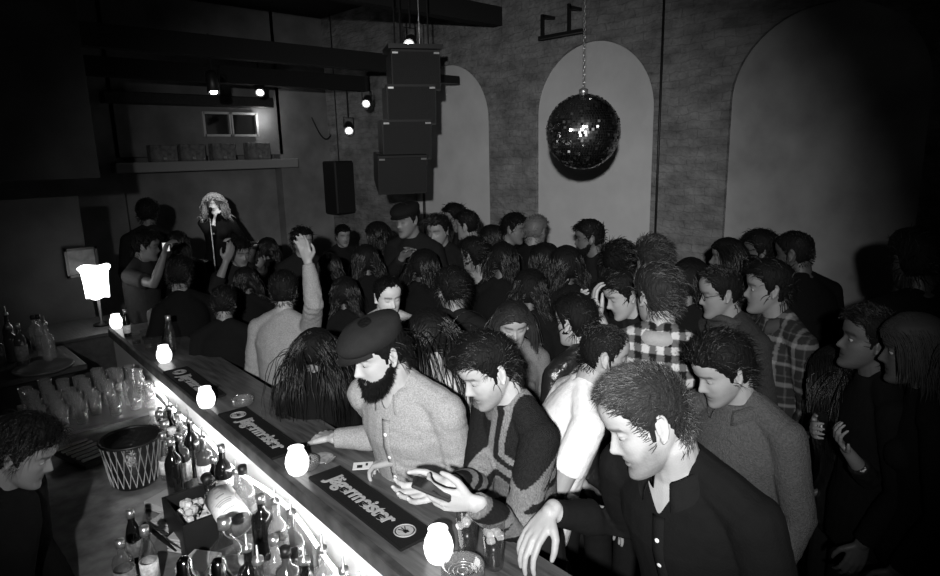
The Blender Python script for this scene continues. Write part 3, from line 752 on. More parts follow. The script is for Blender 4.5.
# bearded man in a cap
cp = person('bearded man in a flat cap and pale speckled shirt, one hand on the bar', 378, 353, 2.18, face=-62, body=-40, pitch=20, roll=0, lean=16, tt=.27, vneck=.07, skin=.36, topmat=SPECK,
    armR=dict(at=at_z(334, 438, 1.15), pole=(.3, -.5, -1), hand=dict(dw=at_z(312, 430, 1.12)-at_z(338, 440, 1.15), nw=(0, 0, -1), curl=.8, cuff=.02)),
    armL=dict(at=at_z(394, 461, 1.19), pole=(-.5, -.5, -1), hand=dict(dw=at_z(362, 466, 1.12)-at_z(394, 461, 1.19), nw=(0, 0, -1), curl=.75, thumb=.9, cuff=.02)),
    wr=.008, vox=.0042, loose=1.5, hairk=dict(style='medium', m=HAIRD, thick=.010, length=.06, lift=.3, comb=(0, -1, -.4), dens=.9, line='m', curl=.1, zmax=.04))
collar(cp, SPECK, .27, rin=.064); buttons(cp, (.42, .33, .24, .15, .06), r=.007, tone=.26)
beard(cp.root, cp.M, HAIRD, cp.s, length=.022, dens=2.2)
def flat_cap(o, v=.016):
    mb = MB(); n = 40; a = np.linspace(0, 2*np.pi, n, endpoint=False); rs = []
    for z, r, dy in [(.044, .99, 0), (.050, 1.04, 0), (.058, 1.10, .004), (.070, 1.15, .008), (.086, 1.17, .008), (.102, 1.08, .006), (.115, .88, .0), (.124, .55, -.004), (.127, .2, -.006), (.128, .02, -.006)]:
        x = .082*r*np.sin(a)*1.0; y = .104*r*np.cos(a)+dy-.004; zz = z+.014*np.cos(a)*(-.6)*(r > 1.05)
        rs.append(np.stack([x, y, zz], 1))
    mb.rings(rs); u = MB(); A = o.M; s = o.s
    V = mb.verts(); V = V+np.stack([0*V[:, 0], 0*V[:, 0], .003*wob(V, 60, 4)], 1)
    out = MB().add((V*s) @ A[:3, :3].T+A[:3, 3], mb.f); c = obj('flat_cap', out, CLOTH, o.root, True, tone=v)
    rows = []
    for t in np.linspace(-1.1, 1.1, 21):
        d = .035*math.cos(t*1.35)**1; rows.append([np.array([.080*math.sin(t), .099*math.cos(t), .052]), np.array([.082*math.sin(t), .103*math.cos(t)+d*.5, .047]), np.array([.083*math.sin(t), .103*math.cos(t)+d, .036])])
    b = band_strip(MB(), rows, .004); out = MB().add(b.verts()*s @ A[:3, :3].T+A[:3, 3], b.f); obj('peak', out, CLOTH, c, True, tone=v)
flat_cap(cp)
def P_(label, px, py, dep, **k): return person(label, px, py, dep, **k)
DH = dict(style='crop', m=HAIRD, thick=.012, length=.022, lift=.3, comb=(.2, .5, .3))
MH = dict(style='medium', m=HAIRD, thick=.016, length=.05, lift=.3, comb=(.4, .3, .2), seg=4)
LH = dict(style='long', m=HAIRD, thick=.012, length=.42, lift=.1, comb=(0, -.6, .2), line='f', seg=10, part=0.0)
def hk(b, **k): d = dict(b); d.update(k); return d
# ---- second line
wt = P_('man in a bright white t-shirt turned away, shaved neck, behind the foreground man', 604, 356, 2.42, face=102, body=106, pitch=12, roll=-4, lean=20, armR=dict(loc=(.14, .22, .95), pole=(.1, -.5, -1)), armL=dict(loc=(-.14, .22, .95), pole=(-.1, -.5, -1)), top='tee', tt=.72, skin=.28, hairk=hk(DH, length=.010, thick=.004, dens=1.4, line='m2'), loose=1.2, wr=.006)
gs = P_('man in a grey wool sweater with dark swept hair, behind the foreground man\'s shoulder', 722, 370, 2.15, face=-58, body=-35, pitch=26, lean=8, tt=.085, topmat=WOOL, skin=.27, hairk=hk(MH, thick=.024, length=.05, comb=(.2, -.8, .3)), loose=1.1, stub=.25)
collar(gs, WOOL, .08, rin=.068, rise=.03, leaf=.035)
gg = P_('man in a black and white gingham shirt seen from behind', 657, 296, 2.70, face=-145, body=168, pitch=6, lean=3, skin=.28, pat=check(.45, .10, .008, 17, .2), hairk=hk(MH, m=HAIRM, thick=.018, length=.035, comb=(.6, -.3, .3), dens=1.5), vox=.005)
collar(gg, CLOTH, .3)
gl = P_('man wearing glasses and a grey scarf in profile, right of the gingham shirt', 720, 293, 3.05, face=-72, body=-50, pitch=12, lean=4, tt=.04, skin=.20, topmat=WOOL, hairk=hk(DH, line='m2'), brow=.5)
sc_ = MB(); 
for k in range(3): sc_.tube([gl.Nk+np.array([(.085-.004*k)*math.cos(q), (.08-.004*k)*math.sin(q)+.01, -.035+.028*k+.008*math.sin(3*q+k)]) for q in np.linspace(0, 6.283, 33)], [(.022, .018)]*33, 8, round_ends=False)
obj('scarf', sc_, WOOL, gl.root, True, tone=.06)
def glasses(o):
    mb = MB(); s = o.s; tr = lambda p: o.Hl+o.Rh @ np.array(p)*s
    for q in (1, -1):
        mb.tube([tr((q*.034+.024*math.cos(t), .088, .006+.018*math.sin(t))) for t in np.linspace(0, 6.283, 21)], [.0018]*21, 5, round_ends=False); mb.tube([tr((q*.058, .087, .01)), tr((q*.076, .05, .012)), tr((q*.08, -.01, .008))], [.0016]*3, 5)
    mb.tube([tr((-.011, .090, .008)), tr((.011, .090, .008))], [.0016]*2, 5)
    obj('glasses', mb, DARKM, o.root, True)
glasses(gl)
pl = P_('man in a dark plaid shirt with a side parting, right of the man in glasses', 768, 288, 2.95, face=-78, body=-55, pitch=4, lean=2, skin=.17, pat=plaid, hairk=hk(MH, thick=.018, length=.04), wr=.005)
collar(pl, CLOTH, .05); buttons(pl, (.4, .3, .2), tone=.04)
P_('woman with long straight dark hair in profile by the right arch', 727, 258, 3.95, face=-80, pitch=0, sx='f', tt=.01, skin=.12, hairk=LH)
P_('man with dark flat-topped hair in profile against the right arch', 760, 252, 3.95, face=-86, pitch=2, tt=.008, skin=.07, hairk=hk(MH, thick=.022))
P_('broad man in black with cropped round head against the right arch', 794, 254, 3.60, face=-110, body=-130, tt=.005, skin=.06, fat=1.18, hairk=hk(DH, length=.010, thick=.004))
wm = P_('bearded man in a dark shirt in profile against the middle arch', 589, 238, 4.55, face=-85, body=-70, tt=.012, skin=.10, hairk=hk(MH, thick=.014, length=.04), armR=dict(loc=(.10, .32, 1.12), hand=dict(curl=.8)))
beard(wm.root, wm.M, HAIRD, wm.s, length=.018)
P_('person with a round mass of black hair behind the bearded wall man', 618, 262, 4.2, face=170, tt=.006, skin=.1, hairk=hk(MH, thick=.035, length=.05, lift=.8))
ln = P_('man bending forward with short dark hair beside the gingham shirt', 624, 294, 3.15, face=-68, pitch=24, lean=12, tt=.01, skin=.30, hairk=MH, armR=dict(at=at_d(588, 312, 2.95), pole=(.3, -.3, -1), hand=dict(curl=.7, cuff=.55)), armL=dict(at=at_d(600, 318, 2.9), pole=(-.3, -.3, -1), hand=dict(curl=.7, cuff=.5)))
P_('person with spiky streaked dark hair behind the gingham shirt', 652, 262, 3.55, face=-160, tt=.006, skin=.12, hairk=hk(MH, m=HAIRM, thick=.02, length=.05, comb=(1, .2, .4), lift=.8))
gj = P_('dark-haired person in a glossy black jacket left of the white t-shirt', 575, 322, 2.85, face=-128, body=-150, pitch=8, tt=.01, topmat=GLOSSY, skin=.34, hairk=hk(MH, thick=.02, length=.05), wr=.010, loose=1.3, sx='f')
bw = P_('fair-haired woman in a pale lace top, head bowed, behind the phone man', 513, 325, 3.05, face=8, pitch=16, sx='f', tt=.14, topmat=SPECK, skin=.32, hairk=hk(LH, m=HAIRM, length=.22, thick=.012))
wc = P_('man in a dark cap and black shirt with arms folded by the left arch', 407, 220, 5.0, face=-45, body=-30, pitch=10, tt=.012, skin=.16, hairk=hk(DH, length=.01), armR=dict(at=at_d(402, 258, 4.75), pole=(.5, 0, -1), hand=dict(curl=.4)), armL=dict(at=at_d(424, 262, 4.8), pole=(-.5, 0, -1), hand=dict(curl=.4, cuff=.6)))
flat_cap(wc, .01)
P_('man with short curly hair looking down, right of the cap-wearing man', 438, 231, 5.1, face=-30, pitch=12, tt=.01, skin=.20, hairk=hk(MH, curl=.3))
P_('tall man with dark hair in profile at the left arch, furthest back', 455, 218, 6.0, face=-85, tt=.02, skin=.16, hairk=MH)
P_('man with a bare pale neck standing against the left arch', 467, 226, 5.5, face=-115, pitch=6, tt=.008, skin=.22, hairk=hk(DH, thick=.014))
wf = P_('dark-haired woman in a white sleeveless top in mid crowd', 474, 256, 4.35, face=-130, body=160, pitch=6, sx='f', top='tank', tt=.55, skin=.20, hairk=hk(MH, thick=.02))
P_('man in a black t-shirt seen from behind, right of the light-collared man', 452, 290, 3.45, face=-160, body=170, top='tee', tt=.01, skin=.20, hairk=hk(MH, thick=.018))
lc = P_('man in an open pale collar shirt looking down, above the flat cap', 388, 297, 3.65, face=22, body=5, pitch=12, lean=5, tt=.42, skin=.52, hairk=hk(DH, thick=.012, line='m2', length=.02), vox=.006)
collar(lc, CLOTH, .34, open_=30)
P_('man facing the camera with dark fringe behind the raised arm', 303, 242, 5.4, face=18, pitch=2, tt=.012, skin=.26, hairk=MH)
ck = P_('man in a pale speckled shirt from behind with one arm raised', 284, 292, 3.75, face=172, body=150, pitch=4, lean=4, tt=.24, topmat=SPECK, skin=.26, hairk=hk(DH, thick=.016), armR=dict(at=at_d(308, 262, 3.50), pole=(.5, -.6, -.3), hand=dict(dw=np.array([-.15, .1, 1.0]), curl=.35)), loose=1.3, wr=.008)
P_('woman with long wavy dark hair and black top from behind at the bar', 316, 352, 3.0, face=165, body=170, sx='f', tt=.006, skin=.12, hairk=hk(LH, length=.40, curl=.25, thick=.018))
P_('woman with long straight dark hair and pale straps, right of the flat cap', 430, 338, 2.62, face=-165, body=160, sx='f', top='tank', tt=.4, skin=.30, hairk=hk(LH, length=.42, dens=1.2, m=HAIRD))
P_('man in black with close-cropped nape from behind, middle of the bar', 224, 304, 3.95, face=172, body=165, pitch=6, tt=.006, skin=.16, hairk=hk(DH, thick=.012))
P_('man in black from behind with bare forearm reaching to the bar', 180, 276, 4.4, face=160, body=-150, pitch=4, tt=.006, skin=.16, hairk=hk(DH, thick=.018, length=.03), armL=dict(at=at_z(152, 322, 1.2), pole=(-.6, -.3, -1), hand=dict(curl=.6, cuff=.7)))
P_('man with a dark fringe in a grey t-shirt in profile near the lamp', 147, 246, 5.2, face=75, body=60, pitch=12, top='tee', tt=.03, skin=.12, hairk=hk(MH, thick=.024), armR=dict(at=at_d(164, 254, 4.95), pole=(.3, -.2, -1), hand=dict(curl=.9, d=(0, .4, .9), n=(0, 1, 0))))
P_('person with dark cap-like hair at the far left of the crowd', 148, 214, 6.2, face=170, tt=.01, skin=.12, hairk=hk(DH, thick=.02))
bl_ = P_('person with forearms crossed near the drum kit, left of centre', 240, 252, 5.2, face=25, pitch=20, tt=.012, skin=.16, hairk=MH, armR=dict(at=at_d(226, 262, 4.9), pole=(.5, 0, -1), hand=dict(curl=.4, cuff=.5)), armL=dict(at=at_d(262, 266, 4.9), pole=(-.5, 0, -1), hand=dict(curl=.4, cuff=.5)))
sg = P_('singer with long fair hair in black holding a microphone on stage', 214, 204, 7.35, face=-8, body=0, pitch=6, sx='f', z0=.2, tt=.008, skin=.55, hairk=hk(LH, m=HAIRL, length=.24, dens=2.2, curl=.6, thick=.02, width=.003), armR=dict(loc=(.02, .14, 1.44), pole=(.6, 0, -1), hand=dict(d=(-.3, .3, .9), n=(-.5, 0, .2), curl=.9, cuff=.3)), armL=dict(loc=(-.16, .22, 1.20), pole=(-.6, 0, -1), hand=dict(curl=.6, cuff=.45)))
P_('dark-haired person leaning in to the pale-haired head by the pier', 514, 229, 5.3, face=70, pitch=10, tt=.006, skin=.14, hairk=MH)
P_('person with pale short hair and dark jacket by the pier', 536, 232, 5.1, face=150, tt=.006, skin=.18, hairk=hk(DH, m=mat('grey_hair', v=.10, rough=.6)))
P_('person with pale face in shadow below the tall stage loudspeaker', 343, 236, 6.6, face=20, tt=.01, skin=.20, hairk=DH)
# ---- fillers of the dark middle of the crowd
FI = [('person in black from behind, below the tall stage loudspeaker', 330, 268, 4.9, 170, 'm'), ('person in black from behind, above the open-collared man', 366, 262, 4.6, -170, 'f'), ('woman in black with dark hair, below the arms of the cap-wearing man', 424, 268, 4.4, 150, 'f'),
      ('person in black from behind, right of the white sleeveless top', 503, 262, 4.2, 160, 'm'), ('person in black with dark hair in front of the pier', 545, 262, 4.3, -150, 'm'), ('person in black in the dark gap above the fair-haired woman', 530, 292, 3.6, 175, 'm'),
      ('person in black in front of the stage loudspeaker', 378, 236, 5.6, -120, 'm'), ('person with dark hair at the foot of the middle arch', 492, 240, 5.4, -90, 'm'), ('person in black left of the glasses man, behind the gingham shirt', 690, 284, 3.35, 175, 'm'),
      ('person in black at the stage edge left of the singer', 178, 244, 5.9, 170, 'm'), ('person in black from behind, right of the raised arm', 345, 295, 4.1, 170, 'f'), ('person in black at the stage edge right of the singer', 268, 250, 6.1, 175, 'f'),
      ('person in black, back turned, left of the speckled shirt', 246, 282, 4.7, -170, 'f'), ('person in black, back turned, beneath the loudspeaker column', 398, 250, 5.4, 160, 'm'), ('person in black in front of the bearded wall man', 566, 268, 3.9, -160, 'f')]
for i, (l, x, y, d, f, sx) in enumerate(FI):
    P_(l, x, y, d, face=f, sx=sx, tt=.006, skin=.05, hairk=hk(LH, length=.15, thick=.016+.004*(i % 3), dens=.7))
# ---- right-hand shadows, partly put into low skin and hair tones
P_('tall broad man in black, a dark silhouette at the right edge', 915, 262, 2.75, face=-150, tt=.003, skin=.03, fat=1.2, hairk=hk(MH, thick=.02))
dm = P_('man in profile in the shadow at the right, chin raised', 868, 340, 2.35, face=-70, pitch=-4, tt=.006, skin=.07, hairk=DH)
P_('fair-haired woman in the shadow at the right edge, looking left', 914, 350, 2.15, face=-80, sx='f', tt=.006, skin=.07, hairk=hk(LH, m=mat('dimmed_fair_hair', v=.02, rough=.8), length=.16, width=.0012, dens=1.5))  # fair hair with the shade put into its colour
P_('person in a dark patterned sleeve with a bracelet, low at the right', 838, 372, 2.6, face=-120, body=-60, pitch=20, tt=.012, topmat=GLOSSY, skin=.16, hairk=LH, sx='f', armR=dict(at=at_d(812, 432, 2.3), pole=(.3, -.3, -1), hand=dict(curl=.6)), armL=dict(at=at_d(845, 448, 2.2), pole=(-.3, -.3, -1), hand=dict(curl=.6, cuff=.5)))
# ---- bartender
P_('bartender in black with dark hair looking down, lower left behind the bar', 24, 452, 1.95, face=66, body=60, pitch=30, lean=14, tt=.006, skin=.16, hairk=hk(MH, length=.05, thick=.026, comb=(.5, -.3, .2)), vox=.0045)
# ------------------------------------------------------------------ things on the bar
CAND = mat('lit_candle_glass', v=.8, rough=.3, emit=2.4)
def candle(p, label, s=1.0, grp='egg-shaped candle holders along the bar'):
    prof = [(.012, 0), (.026, .0), (.034, .008), (.041, .028), (.043, .045), (.039, .066), (.031, .084), (.027, .094), (.029, .101), (.026, .101), (.023, .094), (.020, .08)]
    o = obj('candle_holder', MB().lathe([(r*s, z*s) for r, z in prof], (0, 0, 0), 28), CAND, None, True, loc=p)
    tag(o, label, 'candle holder', grp); w = obj('candle', MB().lathe([(.016*s, .012*s), (.018*s, .014*s), (.018*s, .06*s), (.002*s, .062*s)], (0, 0, 0), 14), mat('wax', v=.8, emit=4), o, True); return o
for (x, y), L, s in [((117, 328), 'glowing candle holder at the far end of the bar, furthest from the camera', 1.0), ((165, 362), 'glowing candle holder beside the clear bottle near the far end of the bar', 1.0), ((207, 407), 'glowing candle holder between the two farther black bar mats', .98),
                     ((298, 473), 'glowing candle holder by the bearded man\'s hand, between two mats', 1.03), ((439, 560), 'glowing candle holder beside the drinks, nearest the camera', 1.02)]:
    candle(at_z(x, y, 1.1), L, s)
RUB = mat('black_rubber', v=.006, rough=.8, spec=.2, bump=.2, bscale=200); PRINT = mat('mat_print', v=.34, rough=.8, bump=.3, bscale=120)
def bar_mat(t, o, label, flip=1):
    r = empty('bar_mat', bar(t, o, 1.1005), ANG); tag(r, label, 'bar mat', 'black printed bar mats on the counter')
    mb = MB(); mb.box((0, 0, .004), (.135, .60, .008), None, .003); base = obj('rubber_base', mb, RUB, r)
    rim = MB()
    for sx in (-1, 1): rim.box((sx*.064, 0, .008), (.006, .60, .006), None, .002); rim.box((0, sx*.297, .008), (.13, .006, .006), None, .002)
    obj('rim', rim, RUB, r)
    cu = bpy.data.curves.new('lettering', 'FONT'); cu.body = 'Jägermeister'; cu.size = .078; cu.extrude = .0008; cu.offset = .0022; cu.align_x = 'CENTER'; cu.align_y = 'CENTER'; cu.space_character = .93
    o1 = bpy.data.objects.new('tmp', cu); COL.objects.link(o1); dg = bpy.context.evaluated_depsgraph_get(); me = bpy.data.meshes.new_from_object(o1.evaluated_get(dg)); bpy.data.objects.remove(o1)
    tx = link('lettering', me, PRINT, r); k = .40/max(tx.dimensions.x, .01); v = vco(me); w = v[:, 0].max()-v[:, 0].min(); v[:, 0] *= .40/w; v[:, 1] *= 1.1
    a = -math.pi/2 if flip > 0 else math.pi/2; a = -math.pi/2
    put(me, np.stack([v[:, 0]*math.cos(a)-v[:, 1]*math.sin(a)+.0, v[:, 0]*math.sin(a)+v[:, 1]*math.cos(a)+.04*flip, v[:, 2]+.0092], 1))
    lg = MB(); c = (0, -.225*flip, .0092)
    lg.tube([(c[0]+.034*math.cos(q), c[1]+.034*math.sin(q), c[2]) for q in np.linspace(0, 6.283, 33)], [.0022]*33, 6, round_ends=False)
    lg.lathe([(.0005, .0), (.028, .0), (.028, .0006), (.0005, .0006)], c, 24)
    L = obj('round_emblem', lg, PRINT, r)
    dd = MB()
    for ang in (-.5, 0, .5): dd.box((c[0]+.012*math.sin(ang), c[1]+.006, c[2]+.0012), (.003, .028, .001), rot('Z', math.degrees(-ang)))
    dd.box((c[0], c[1]-.008, c[2]+.0012), (.016, .014, .001)); obj('emblem_mark', dd, RUB, L); return r
p = at_z(367, 505, 1.1); bar_mat((p[:2]-EB) @ DU, (p[:2]-EB) @ DN, 'black rubber bar mat with pale lettering and round emblem, nearest the camera', 1)
p = at_z(258, 432, 1.1); bar_mat((p[:2]-EB) @ DU, (p[:2]-EB) @ DN, 'black rubber bar mat between the second and third candles from the camera', -1)
p = at_z(193, 384, 1.1); bar_mat((p[:2]-EB) @ DU, (p[:2]-EB) @ DN, 'black rubber bar mat beyond the third candle, furthest from the camera', -1)
GLASS = thin_glass('clear_glass', .95, .04, .04, .40, .01); COLA = mat('dark_drink', v=.004, rough=.25, spec=.3); ICE = mat('ice', v=.8, rough=.12, trans=.15, bump=.5, bscale=60)
DGLASS = mat('dark_bottle_glass', v=.008, rough=.08, spec=.8); GGLASS = mat('mid_bottle_glass', v=.06, rough=.08, spec=.8); LABEL = mat('paper_label', v=.78, rough=.7, mott=.35, mscale=60); LABELG = mat('grey_label', v=.22, rough=.7, mott=.4, mscale=60)
def tumbler(p, label, h=.115, r=.036, drink=.07, grp=None, ice=True, dm=None, gm=None):
    o = obj('drinking_glass', MB().lathe([(.002, 0), (r*.78, 0), (r*.82, .004), (r, h), (r-.002, h), (r*.8-.002, .012), (.002, .010)], (0, 0, 0), 24), gm or GLASS, None, True, loc=p); tag(o, label, 'glass', grp)
    if drink: obj('drink', MB().lathe([(.001, .0125), (r*.79-.002, .0125), (r*.79+(r*.2)*drink/h-.003, drink), (.001, drink)], (0, 0, 0), 20), dm or COLA, o, True)
    if ice:
        c = MB(); g = np.random.default_rng(int(p[0]*999))
        for k in range(9): c.box((g.uniform(-.45, .45)*r, g.uniform(-.45, .45)*r, drink+.010+g.uniform(-.004, .022)), (.021, .021, .021), np.array(Euler(g.random(3)*3).to_matrix()), .004)
        obj('ice', c, ICE, o)
    return o
tumbler(at_z(468, 553, 1.1), 'tall glass of dark drink with ice, beside the nearest candle', .15, .034, .085)
tumbler(at_z(494, 566, 1.1), 'tall glass of dark drink with ice, beside the black-shirted man\'s hand', .15, .034, .08)
PRESSED = thin_glass('pressed_glass', .7, .08, .15, .8, .10)
def ashtray(p, label, r=.06, v=None):
    o = obj('ashtray', MB().lathe([(.002, 0), (r*.9, 0), (r, .006), (r, .030), (r*.96, .034), (r*.80, .030), (r*.72, .010), (.002, .008)], (0, 0, 0), 32), v or PRESSED, None, True, loc=p); tag(o, label, 'ashtray')
    rr = MB()
    for k in range(3): rr.tube([(r*(.25+.2*k)*math.cos(q), r*(.25+.2*k)*math.sin(q), .011) for q in np.linspace(0, 6.283, 29)], [.0018]*29, 5, round_ends=False)
    obj('ridges', rr, STEEL, o, True); return o
ashtray(at_z(463, 574, 1.1), 'round cut-glass ashtray with ringed base, in front of the drinks', .062)
ashtray(at_z(243, 404, 1.1), 'glass ashtray on the bar beyond the middle mat', .05)
ashtray(at_z(307, 467, 1.1), 'glass ashtray behind the candle next to the bearded man', .046)
# folded paper and card
PAPER = mat('white_card', v=.75, rough=.7)
c = obj('playing_card', MB().box((0, 0, .001), (.058, .075, .0012)), PAPER, None, loc=at_z(363, 466, 1.112), rz=.9); tag(c, 'small white printed card under the bearded man\'s fingers', 'card')
pr = MB(); pr.box((-.006, .012, .0022), (.022, .02, .0006)); pr.box((.008, -.014, .0022), (.02, .008, .0006)); obj('printed_mark', pr, DARKM, c)
c = obj('coaster', MB().lathe([(.001, 0), (.045, 0), (.045, .003), (.001, .003)], (0, 0, 0), 28), mat('grey_board', v=.25, rough=.8, mott=.4, mscale=50), None, loc=at_z(322, 458, 1.1), rz=0); tag(c, 'grey coaster on the bar by the bearded man', 'coaster')
c = obj('bottle_opener', MB().tube([(-.03, 0, .004), (0, 0, .004), (.03, .004, .004)], [.003, .006, .003], 8), STEEL, None, True, loc=at_z(331, 461, 1.104), rz=.3); tag(c, 'shiny metal opener beside the grey coaster', 'opener')
# bottles
BP = {'wine': [(.002, .0), (.036, 0), (.038, .006), (.038, .19), (.030, .215), (.0145, .24), (.0135, .295), (.0155, .297), (.0155, .306), (.002, .306)],
      'liquor': [(.002, .0), (.040, 0), (.043, .006), (.043, .165), (.036, .19), (.016, .205), (.0145, .255), (.017, .257), (.017, .268), (.002, .268)],
      'beer': [(.002, .0), (.028, 0), (.030, .005), (.030, .12), (.022, .155), (.0135, .18), (.0125, .215), (.0145, .217), (.0145, .228), (.002, .228)],
      'round': [(.002, 0), (.05, 0), (.054, .01), (.056, .10), (.048, .15), (.02, .18), (.016, .22), (.019, .222), (.019, .24), (.002, .24)]}
def bottle(kind, p, label, m, cap=DARKM, lab=None, s=1.0, pour=False, tilt=None, rz=0, grp=None):
    o = obj('bottle', MB().lathe([(r*s, z*s) for r, z in BP[kind]], (0, 0, 0), 22), m, None, True, loc=p, rz=rz); tag(o, label, 'bottle', grp)
    hh = BP[kind][-1][1]*s; R0 = BP[kind][3][0]*s; rn = BP[kind][-2][0]*s
    obj('bottle_cap', MB().lathe([(.001, hh-.03*s), (rn+.0012, hh-.03*s), (rn+.0012, hh+.001), (.001, hh+.002)] if not pour else [(.001, hh-.004), (rn+.002, hh-.004), (rn+.001, hh+.012), (.005, hh+.016), (.0035, hh+.055), (.001, hh+.057)], (0, 0, 0), 14), STEEL if pour else cap, o, True)
    if lab:
        z0, z1 = BP[kind][3][1]*.25*s, BP[kind][3][1]*.82*s
        obj('label', MB().lathe([(R0-.002, z0), (R0+.0009, z0), (R0+.0009, z1), (R0-.002, z1)], (0, 0, 0), 26, cap=False), lab, o, True)
    if tilt: o.rotation_euler = tilt
    return o
bottle('beer', at_z(172, 351, 1.1), 'slim clear bottle standing on the bar beside the second farthest candle', GLASS, STEEL, None, 1.0)
bottle('beer', at_z(128, 336, 1.1), 'small dark bottle with pale label by the farthest candle', DGLASS, STEEL, LABEL, .8)
for i, (x, y) in enumerate([(137, 345), (146, 341), (150, 350), (158, 349)]):
    tumbler(at_z(x, y, 1.1), ['short glass on the far end of the bar nearest its edge', 'short glass standing behind the others at the far end of the bar', 'short glass just left of the second farthest candle', 'short glass touching the second farthest candle holder'][i], .075, .030, .03, 'short glasses on the far end of the bar', False)
CLEARB = thin_glass('spirit_in_glass', .75, .06, .10, .7, .18)
# bottles in the well: pixel of the cap, height taken from the shelf they stand on
WZ = .801
def in_well(t, o): return bar(t, o, WZ)
rng = random.Random(5)
kinds = ['liquor', 'wine', 'liquor', 'beer', 'round', 'liquor', 'wine']
WASHED = thin_glass('washed_glass', .96, .08, .10, .7, .09)
glm = [(DGLASS, 'dark'), (GLASS, 'clear'), (GGLASS, 'smoky'), (CLEARB, 'pale')]; lbm = [(LABEL, 'pale label'), (LABELG, 'grey label'), (None, 'no label')]
def rowword(i, n): return ['nearest the camera', 'second from the near end', 'third from the near end', 'fourth from the near end', 'fifth from the near end', 'sixth from the near end', 'seventh from the near end', 'eighth from the near end', 'ninth from the near end', 'tenth from the near end', 'eleventh from the near end', 'twelfth from the near end', 'thirteenth from the near end', 'fourteenth from the near end', 'fifteenth from the near end', 'furthest from the camera'][i if i < n-1 else 15]
for ri, (off, t0, t1, n, rn_) in enumerate([(-.085, -.10, 2.02, 16, 'row against the bar'), (-.165, -.12, .85, 9, 'second row'), (-.25, -.10, .62, 7, 'third row'), (-.15, 1.5, 2.0, 5, 'far second row')]):
    for i in range(n):
        t = t0+(t1-t0)*i/(n-1)+rng.uniform(-.02, .02); k = rng.choice(kinds); k = 'liquor' if (ri == 0 and k == 'round') else k
        if ri > 0 and .6 < t < 1.32: continue
        m, mw = rng.choice(glm); l, lw = rng.choice(lbm); pour = rng.random() < .4
        bottle(k, in_well(t, off+rng.uniform(-.012, .012)), '%s bottle, %s%s, well %s, %s' % (mw, lw, ' and pourer' if pour else '', rn_, rowword(i, n)), m, rng.choice([DARKM, STEEL, LABEL]), l, rng.uniform(.86, 1.04), pour, None, rng.random()*6, 'bottles in the bar well')
# ice bin with a leaning bottle
ib = empty('ice_bin', bar(1.05, -.24, WZ)); tag(ib, 'black square ice bin behind the bar holding a slanted bottle', 'ice bin')
mb = MB()
for sx in (-1, 1): mb.box(BM @ np.array([sx*.08, 0, .075]), (.012, .26, .15), BM); mb.box(BM @ np.array([0, sx*.13, .075]), (.17, .012, .15), BM)
mb.box((0, 0, .006), (.16, .26, .012), BM); obj('bin_body', mb, DARKM, ib)
ic = MB(); g = np.random.default_rng(4)
for k in range(70): ic.box(BM @ np.array([g.uniform(-.06, .06), g.uniform(-.11, .11), g.uniform(.03, .12)]), (.026, .026, .026), np.array(Euler(g.random(3)*3).to_matrix()), .005)
tag(obj('ice_cubes', ic, ICE, ib), kind='stuff')
A_ = at_z(241, 528, .93); B_ = at_z(186, 448, 1.05); dirv = Vector(B_-A_).normalized(); q = dirv.to_track_quat('Z', 'Y').to_euler()
wb = bottle('liquor', A_, 'slanted bottle with a large white label resting in the ice bin', GLASS, DARKM, None, 1.3); wb.rotation_euler = q
obj('label', MB().lathe([(.0540, .02), (.0572, .02), (.0572, .205), (.0540, .205)], (0, 0, 0), 28, cap=False), mat('white_label', v=.95, rough=.6, mott=.12, mscale=90), wb, True)
tx = MB()
dcam = np.array(Matrix(wb.rotation_euler.to_matrix()).inverted()) @ nrm(CP+np.array([0, 0, .2])-A_); aa = math.atan2(dcam[1], dcam[0])
for z, w, hh in [(.085, .5, .004), (.094, .6, .003), (.078, .45, .003), (.115, .3, .006), (.05, .4, .0025), (.135, .2, .02)]:
    rows = [[[.0576*math.cos(a), .0576*math.sin(a), z*1.25+e] for e in (0, hh)] for a in np.linspace(aa-w, aa+w, 9)]; band_strip(tx, rows, .0004)
obj('label_print', tx, mat('grey_ink', v=.3, rough=.7), [c for c in wb.children if c.name.startswith('label')][0])
# wire bucket, big pot
bk = empty('ice_bucket', bar(1.78, -.26, WZ)); tag(bk, 'large round black wire bucket behind the bar with a rolled rim', 'bucket')
bk.location = Vector(at_z(136, 478, WZ+.02)); bk.location.z = WZ
mb = MB().lathe([(.002, .004), (.085, .0), (.10, .02), (.125, .22), (.120, .22), (.094, .02), (.002, .012)], (0, 0, 0), 32); obj('bucket_body', mb, mat('black_enamel', v=.012, rough=.3, spec=.6, bump=.6, bscale=40), bk, True)
mb = MB().tube([(.128*math.cos(q), .128*math.sin(q), .222) for q in np.linspace(0, 6.283, 41)], [.007]*41, 8, round_ends=False); obj('rim', mb, DARKM, bk, True)
mb = MB()
for k in range(24):
    q = k*math.pi/12; mb.tube([(.103*math.cos(q), .103*math.sin(q), .02), (.129*math.cos(q+.3), .129*math.sin(q+.3), .215)], [.0022]*2, 5, round_ends=False); mb.tube([(.103*math.cos(q), .103*math.sin(q), .02), (.129*math.cos(q-.3), .129*math.sin(q-.3), .215)], [.0022]*2, 5, round_ends=False)
obj('wire_mesh', mb, STEEL, bk)
